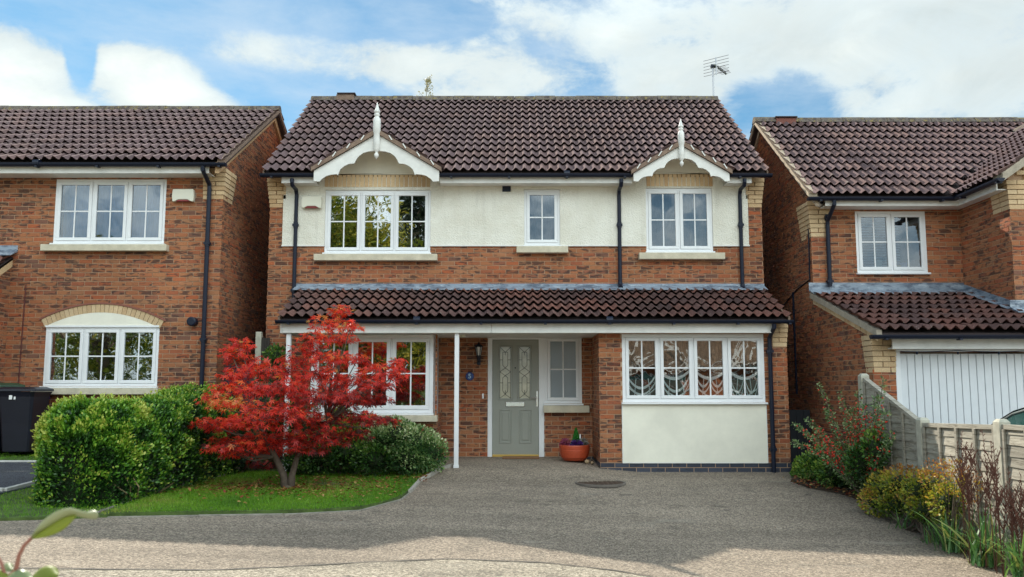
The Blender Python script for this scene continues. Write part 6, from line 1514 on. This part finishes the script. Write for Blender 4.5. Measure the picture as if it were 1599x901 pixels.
pot_plant('grey_foliage_plant', 'silvery leaved plant at the right side of the terracotta bowl', .14, -.03, .09, .13, leafmat('silver_leaf', [(0, (.10, .10, .09)), (1, (.38, .36, .33))], .2), 350, (.02, .04), .5)
b = MB(); b.box(qx+.085, qx+.105, qy-.0, qy+.004, qz+.25, qz+.42); tag(b.build('plant_label', white_cloth, None), 'white plastic plant label stuck in the terracotta bowl', 'plant label')
for i, (dx, r, lab) in enumerate(((.19, .045, 'pale round pebble resting beside the terracotta bowl'), (.27, .03, 'small tan pebble nearest the brick pier'))):
    x, y = qx+dx, qy-.16; z = gh(x, y); tag(MB().lathe((x, y, z), [(-.01, r*.6), (r*.4, r), (r*.9, r*.8), (r*1.2, r*.3)], 9).build('pebble', mat('pebble_tan', (.42, .30, .18), .8), None, smooth=True), lab, 'pebble')
# door mat
x0, x1 = aX(785, 714, 14.3), aX(842, 714, 14.3); z = gh(0, 14.2)
mt = MB().box(x0, x1, 14.10, 14.40, z+.004, z+.022).build('door_mat', mat('coir', (.30, .16, .08), 1.0, var=.4, vscale=60, bump=.8, bscale=200), None, bevel=.006)
tag(mt, 'thin brown coir mat lying at the grey front door', 'door mat')

# ================================================================== CAR on the right drive (mostly out of frame)
CXc, CYf, CYr = 6.24, 11.15, 6.85; cz = gh(6.6, 9)
paint = mat('car_paint', (.012, .016, .028), .25, .3, coat=1.0); cglass = mat('car_glass', (.02, .07, .065), .05, spec=1.0)
CAR = empty('parked_car', (CXc, 9.0, cz), 'dark blue hatchback parked behind the fence in front of the garage door', 'car')
def ringpts(y, hw, zb, zbelt, ztop, tw): 
    """half section, mirrored: sill, belly, belt, shoulder, top"""
    P = [(hw*.90, zb), (hw*.99, zb+.12), (hw, (zb+zbelt)/2), (hw*.97, zbelt), (tw, ztop), (tw*.6, ztop+.025)]
    return [(CXc+s*x, y, cz+z) for s, seq in ((1, P), (-1, P[::-1])) for x, z in seq]
secs = [(CYf, .62, .30, .55, .60, .50), (CYf-.12, .78, .22, .66, .72, .62), (CYf-.5, .86, .18, .76, .84, .72), (CYf-1.0, .88, .18, .84, .92, .78), (CYf-1.15, .88, .18, .86, .94, .80), (8.6, .89, .18, .90, .93, .84), (7.6, .89, .18, .92, .95, .84), (7.0, .87, .18, .94, .97, .80), (CYr+.05, .80, .24, .94, .97, .70), (CYr, .72, .30, .80, .84, .60)]
b = MB(); n = 12
for s in secs: b.v += ringpts(*s)
for j in range(len(secs)-1):
    for i in range(n): b.face([j*n+i, j*n+(i+1) % n, (j+1)*n+(i+1) % n, (j+1)*n+i])
b.face(list(range(n))); b.face([(len(secs)-1)*n+i for i in range(n)]); body = b.build('body', paint, CAR, smooth=False)
md = body.modifiers.new('sub', 'SUBSURF'); md.levels = 2; md.render_levels = 2
for p in body.data.polygons: p.use_smooth = True
roofl = [(CYf-1.15, .80, .93), (CYf-1.5, .77, 1.24), (CYf-1.9, .72, 1.42), (CYf-2.3, .70, 1.51), (8.0, .70, 1.54), (7.4, .69, 1.51), (7.05, .67, 1.42), (6.85, .74, .97)]
b = MB()
for y, hw, z in roofl: b.v += [(CXc-hw, y, cz+z), (CXc-hw*.5, y, cz+z+.035), (CXc+hw*.5, y, cz+z+.035), (CXc+hw, y, cz+z)]
for j in range(2, len(roofl)-2):
    for i in range(3): b.face([j*4+i, j*4+i+1, (j+1)*4+i+1, (j+1)*4+i])
b.build('roof', paint, CAR, smooth=True)
def strip(name, m, js):
    b = MB()
    for j in js:
        y, hw, z = roofl[j]; b.v += [(CXc-hw, y, cz+z), (CXc-hw*.5, y, cz+z+.035), (CXc+hw*.5, y, cz+z+.035), (CXc+hw, y, cz+z)]
    for j in range(len(js)-1):
        for i in range(3): b.face([j*4+i, j*4+i+1, (j+1)*4+i+1, (j+1)*4+i])
    b.build(name, m, CAR, smooth=True)
strip('windscreen', cglass, (0, 1, 2)); strip('rear_window', cglass, (6, 7))
for s in (-1, 1):
    P = [(y, hw, z-.015) for y, hw, z in roofl]; bt = [(y, .855, .925) for y, hw, z in roofl]; b = MB()
    for (y, hw, z), (y2, h2, z2) in zip(P, bt): b.v += [(CXc+s*hw, y, cz+z), (CXc+s*h2, y2, cz+min(z2, z))]
    for j in range(len(P)-1): b.face([2*j, 2*j+1, 2*j+3, 2*j+2])
    b.build('side_window', cglass, CAR)
    b = MB().tube([(CXc+s*hw*1.015, y, cz+z-.035) for y, hw, z in roofl], .012, 8); b.build('roof_trim', mat('rail_trim', (.75, .78, .8), .2, .9), CAR, smooth=True)
    MB().tube([(CXc+s*.78, 8.55, cz+.93), (CXc+s*.70, 8.6, cz+1.44)], .03, 6).build('pillar', black_pl, CAR)
    MB().lathe((CXc+s*.95, CYf-1.55, cz+1.0), [(-.09, .03), (-.06, .07), (.05, .07), (.09, .03)], 12, 0).build('wing_mirror', paint, CAR, smooth=True)
    for yw in (CYf-.85, CYr+.75):
        w_ = MB().lathe((CXc+s*.80-.10, yw, cz+.32), [(0, .2), (0, .30), (.03, .32), (.17, .32), (.2, .30), (.2, .2)], 28, 0).build('wheel', black_pl, CAR); MB().lathe((CXc+s*.80-.11+(.0 if s < 0 else .02), yw, cz+.32), [(0, .19), (.2, .19)], 20, 0).build('rim', chrome, w_)
    MB().box(CXc+s*.60-.14, CXc+s*.60+.14, CYr-.02, CYr+.06, cz+.72, cz+.86).build('tail_light', mat('red_lens'), CAR, bevel=.02); MB().box(CXc+s*.55-.14, CXc+s*.55+.14, CYf-.10, CYf-.01, cz+.50, cz+.60).build('headlight', chrome, CAR, bevel=.02)

# ================================================================== FOREGROUND SPRIG (close to the lens, lower left)
sp_m = leafmat('sprig_leaf', [(0, (.16, .22, .03)), (.5, (.30, .34, .05)), (1, (.50, .50, .35))], .35, .5); stem_m = mat('sprig_stem', (.30, .12, .08), .6)
fy = .85; FS = empty('garden_sprig', (aX(10, 900, fy), fy, gh(-.5, fy)), 'blurred sprig with one curled yellow green leaf close to the lens at lower left', 'plant')
def A3(px, py, Y=fy): x, z = at(px, py, Y); return Vector((x, Y, z))
b = MB(); b.tube([(A3(10, 900).x-.03, fy+.02, gh(-.5, fy)), A3(2, 960), A3(10, 905), A3(26, 888)], [.005, .003, .0022, .0018], 7, False)
b.tube([A3(26, 888), A3(30, 868), A3(38, 852), A3(52, 838)], [.0026, .0022, .0020, .0016], 6, False); b.tube([A3(10, 905), A3(3, 880), A3(-6, 862)], [.002, .0016, .001], 6, False)
b.build('stem', stem_m, FS, smooth=True, fix=False)
def bigleaf(axis, wd_, r, twist=0.0, name='leaf'):
    b = MB(); b.cr = r; n = len(axis)
    for i, p in enumerate(axis):
        t = i/(n-1); d = (axis[min(n-1, i+1)]-axis[max(0, i-1)]).normalized(); up = Vector((0, -1, .0)); s = d.cross(up).normalized(); w_ = wd_[i]
        b.v += [tuple(p+s*w_+Vector((0, -.5*w_, 0))), tuple(p), tuple(p-s*w_*.8+Vector((0, .9*w_, 0)))]
    for i in range(n-1): k = 3*i; b.face([k, k+1, k+4, k+3]); b.face([k+1, k+2, k+5, k+4])
    o_ = b.build(name, sp_m, FS, smooth=True, fix=False); m = o_.modifiers.new('sub', 'SUBSURF'); m.levels = 2; m.render_levels = 2; s_ = o_.modifiers.new('solid', 'SOLIDIFY'); s_.thickness = .0004
sp_u = leafmat('sprig_underside', [(0, (.20, .26, .10)), (.5, (.34, .38, .22)), (1, (.60, .62, .50))], .25, .35)
def strip2(top, bot, r, m, name='leaf'):
    b = MB(); b.cr = r; n = len(top)
    for p, q in zip(top, bot): b.v += [tuple(p), tuple((p+q)/2+Vector((0, -.002, .0))), tuple(q)]
    for i in range(n-1): k = 3*i; b.face([k, k+1, k+4, k+3]); b.face([k+1, k+2, k+5, k+4])
    o_ = b.build(name, m, FS, smooth=True, fix=False); md = o_.modifiers.new('sub', 'SUBSURF'); md.levels = 2; md.render_levels = 2; s_ = o_.modifiers.new('solid', 'SOLIDIFY'); s_.thickness = .0004
g = lambda pts, Y=fy: [A3(x, y, Y) for x, y in pts]
# the big leaf is folded along its midrib: pale underside above, yellow green face below, tip curled back
strip2(g([(50, 838), (60, 820), (74, 807), (90, 797), (108, 792), (122, 796), (136, 801), (154, 797)], fy-.006), g([(50, 838), (66, 829), (82, 818), (98, 809), (112, 804), (124, 806), (138, 811), (154, 812)]), .65, sp_u)
strip2(g([(50, 838), (66, 829), (82, 818), (98, 809), (110, 804), (120, 803)]), g([(51, 842), (68, 840), (86, 835), (102, 826), (113, 815), (121, 804)], fy-.004), .45, sp_m)
strip2(g([(128, 806), (134, 800), (142, 797), (152, 797), (154, 801)], fy+.004), g([(129, 808), (136, 808), (144, 808), (152, 808), (155, 807)], fy+.002), .9, sp_u)
strip2(g([(-10, 884), (4, 890), (14, 896), (18, 904)]), g([(-10, 915), (2, 915), (12, 912), (18, 906)], fy-.01), .25, sp_m)
strip2(g([(8, 905), (18, 894), (32, 888), (46, 892), (52, 900)], fy-.01), g([(10, 915), (22, 915), (34, 915), (46, 912), (52, 903)], fy-.02), .15, sp_u)
strip2(g([(50, 900), (60, 889), (74, 882), (88, 884), (93, 893)], fy+.01), g([(52, 912), (64, 915), (78, 912), (88, 904), (93, 896)], fy-.005), .2, sp_m)
strip2(g([(4, 884), (12, 877), (20, 880), (22, 886)], fy+.01), g([(6, 892), (14, 893), (20, 891), (23, 888)], fy), .1, sp_u)

# ================================================================== ACROSS THE ROAD (seen in the window reflections)
tree_leaf = leafmat('street_tree_leaf', [(0, (.05, .09, .015)), (.4, (.12, .17, .025)), (.75, (.30, .30, .04)), (1, (.46, .38, .05))], .4); con_leaf = leafmat('conifer_needle', [(0, (.02, .035, .02)), (1, (.07, .09, .05))], .2)
def tree(name, label, x, y, h, r, m, n, sz, tr=.25, zc=.6, nl=16, cone=False):
    z0 = gh(x, y); e = empty(name, (x, y, z0), label, 'tree'); b = MB(); b.tube([(x, y, z0-.1), (x+.1, y, z0+h*.35), (x, y+.1, z0+h*.8)], [tr, tr*.7, tr*.2], 8); A = [[] for _ in range(5)]
    for i in range(nl):
        if cone: hh = (i+.5)/nl; c = np.array([x+random.gauss(0, .2), y+random.gauss(0, .2), z0+h*(.12+.86*hh)]); rr = r*(1.1-hh)
        else: d = rdir(1)[0]; c = np.array([x, y, z0+h*zc])+d*np.array([r*.62, r*.62, h*(1-zc)*.68]); rr = r*random.uniform(.38, .55)
        b.tube([(x, y, z0+h*.4), tuple((c+np.array([x, y, z0+h*.4]))/2), tuple(c)], [.08, .05, .02], 5, False)
        k = n//nl; d = rdir(k); q = c+d*rr*(.55+.5*RG.random((k, 1))); A[0].append(q); A[1].append(d+rdir(k)*.7); A[2].append(rdir(k)+d*.5); A[3].append(RG.uniform(*sz, k)); A[4].append(RG.uniform(.1, .9)+.18*RG.normal(size=k))
    scatter('crown', np.vstack(A[0]), np.vstack(A[1]), np.vstack(A[2]), np.concatenate(A[3]), np.concatenate(A[4]), OVAL, m, e); b.build('trunk', bark, e, fix=False)
tree('lime_tree', 'tall yellowing lime tree across the road behind the photographer', -7.9, -12, 12.0, 3.7, tree_leaf, 26000, (.15, .28), zc=.55, nl=30)
tree('lime_tree', 'broad yellow green lime tree across the road further left', -19, -11, 8, 4.2, tree_leaf, 12000, (.14, .26), zc=.5, nl=20)
tree('conifer_tree', 'tall dark conifer across the road beside the lime tree', -5.1, -15.5, 15, 2.6, con_leaf, 12000, (.15, .28), nl=18, cone=True)
tree('lime_tree', 'young lime tree with low crown across the road', -4.5, -9.5, 4.3, 1.8, tree_leaf, 7000, (.12, .2), zc=.55, nl=12)
OH = empty('bungalow', (9, -12, -.4), 'brown roofed brick bungalow with white bargeboards across the road', 'house')
b = MB().box(2.5, 17, -20, -12, -.5, 2.35); b.cr = .5; b.build('wall', red_brick, OH)
b = MB().prism([(-11.5, 2.2), (-16, 5.2), (-20.5, 2.2)], 2.2, 17.3, 'x'); oro = b.build('roof', under, OH); OT = Tiles(); bt_ = tilemat('brown_tile', (.20, .13, .09), (.26, .17, .11), (.30, .19, .12))
OT.slope(oro, bt_, (17.3, -11.45, 2.23), (2.2, -11.45, 2.23), (17.3, -16, 5.26), hide=True); OT.finish(OH)
for (a, c) in ((5, 8), (10, 13)):
    x = (a+c)/2; b = MB().prism([(a-.4, 2.1), (x, 4.1), (c+.4, 2.1), (c+.4, 1.85), (x, 3.8), (a-.4, 1.85)], -11.35, -11.3, 'y'); b.build('bargeboard', white_paint, OH)
    MB().box(a, c, -11.98, -11.9, .5, 1.8).build('window', upvc, OH); MB().box(a+.1, c-.1, -11.9, -11.88, .6, 1.7).build('pane', cglass, OH)
MB().box(2.2, 17.3, -11.5, -11.46, 2.05, 2.2).build('fascia', white_paint, OH)
# a birch whose top shows over the ridge
by = 30; bx, bz = at(668, 140, by); btop = aZ(124, by)
BT = empty('birch_tree', (bx, by, -.2), 'thin birch top with sparse pale leaves showing above the roof ridge', 'tree'); b = MB(); b.tube([(bx, by, -.2), (bx+.05, by, btop*.6), (bx-.05, by, btop)], [.14, .08, .008], 8)
A = [[] for _ in range(3)]
for i in range(60):
    z = btop-random.random()**1.3*4.5; L_ = .12+.32*min(1, (btop-z)/1.2); a = random.uniform(0, 6.28); e_ = Vector((bx+math.cos(a)*L_, by+math.sin(a)*L_, z+L_*.7)); b.tube([(bx, by, z), e_], [.02, .004], 4, False)
    k = 9; P = np.array([bx, by, z])+(np.array(e_)-np.array([bx, by, z]))*RG.uniform(.3, 1.1, (k, 1))+RG.normal(size=(k, 3))*.05; A[0].append(P)
P = np.vstack(A[0]); n = len(P); scatter('crown', P, rdir(n), rdir(n), RG.uniform(.05, .09, n), RG.uniform(.3, 1, n), OVAL, leafmat('birch_leaf', [(0, (.14, .14, .05)), (1, (.40, .34, .16))], .3), BT); b.build('trunk', mat('birch_bark', (.4, .38, .34), .8), BT, fix=False)

sc.render.engine = 'CYCLES'
sc.cycles.max_bounces = 7; sc.cycles.transparent_max_bounces = 12
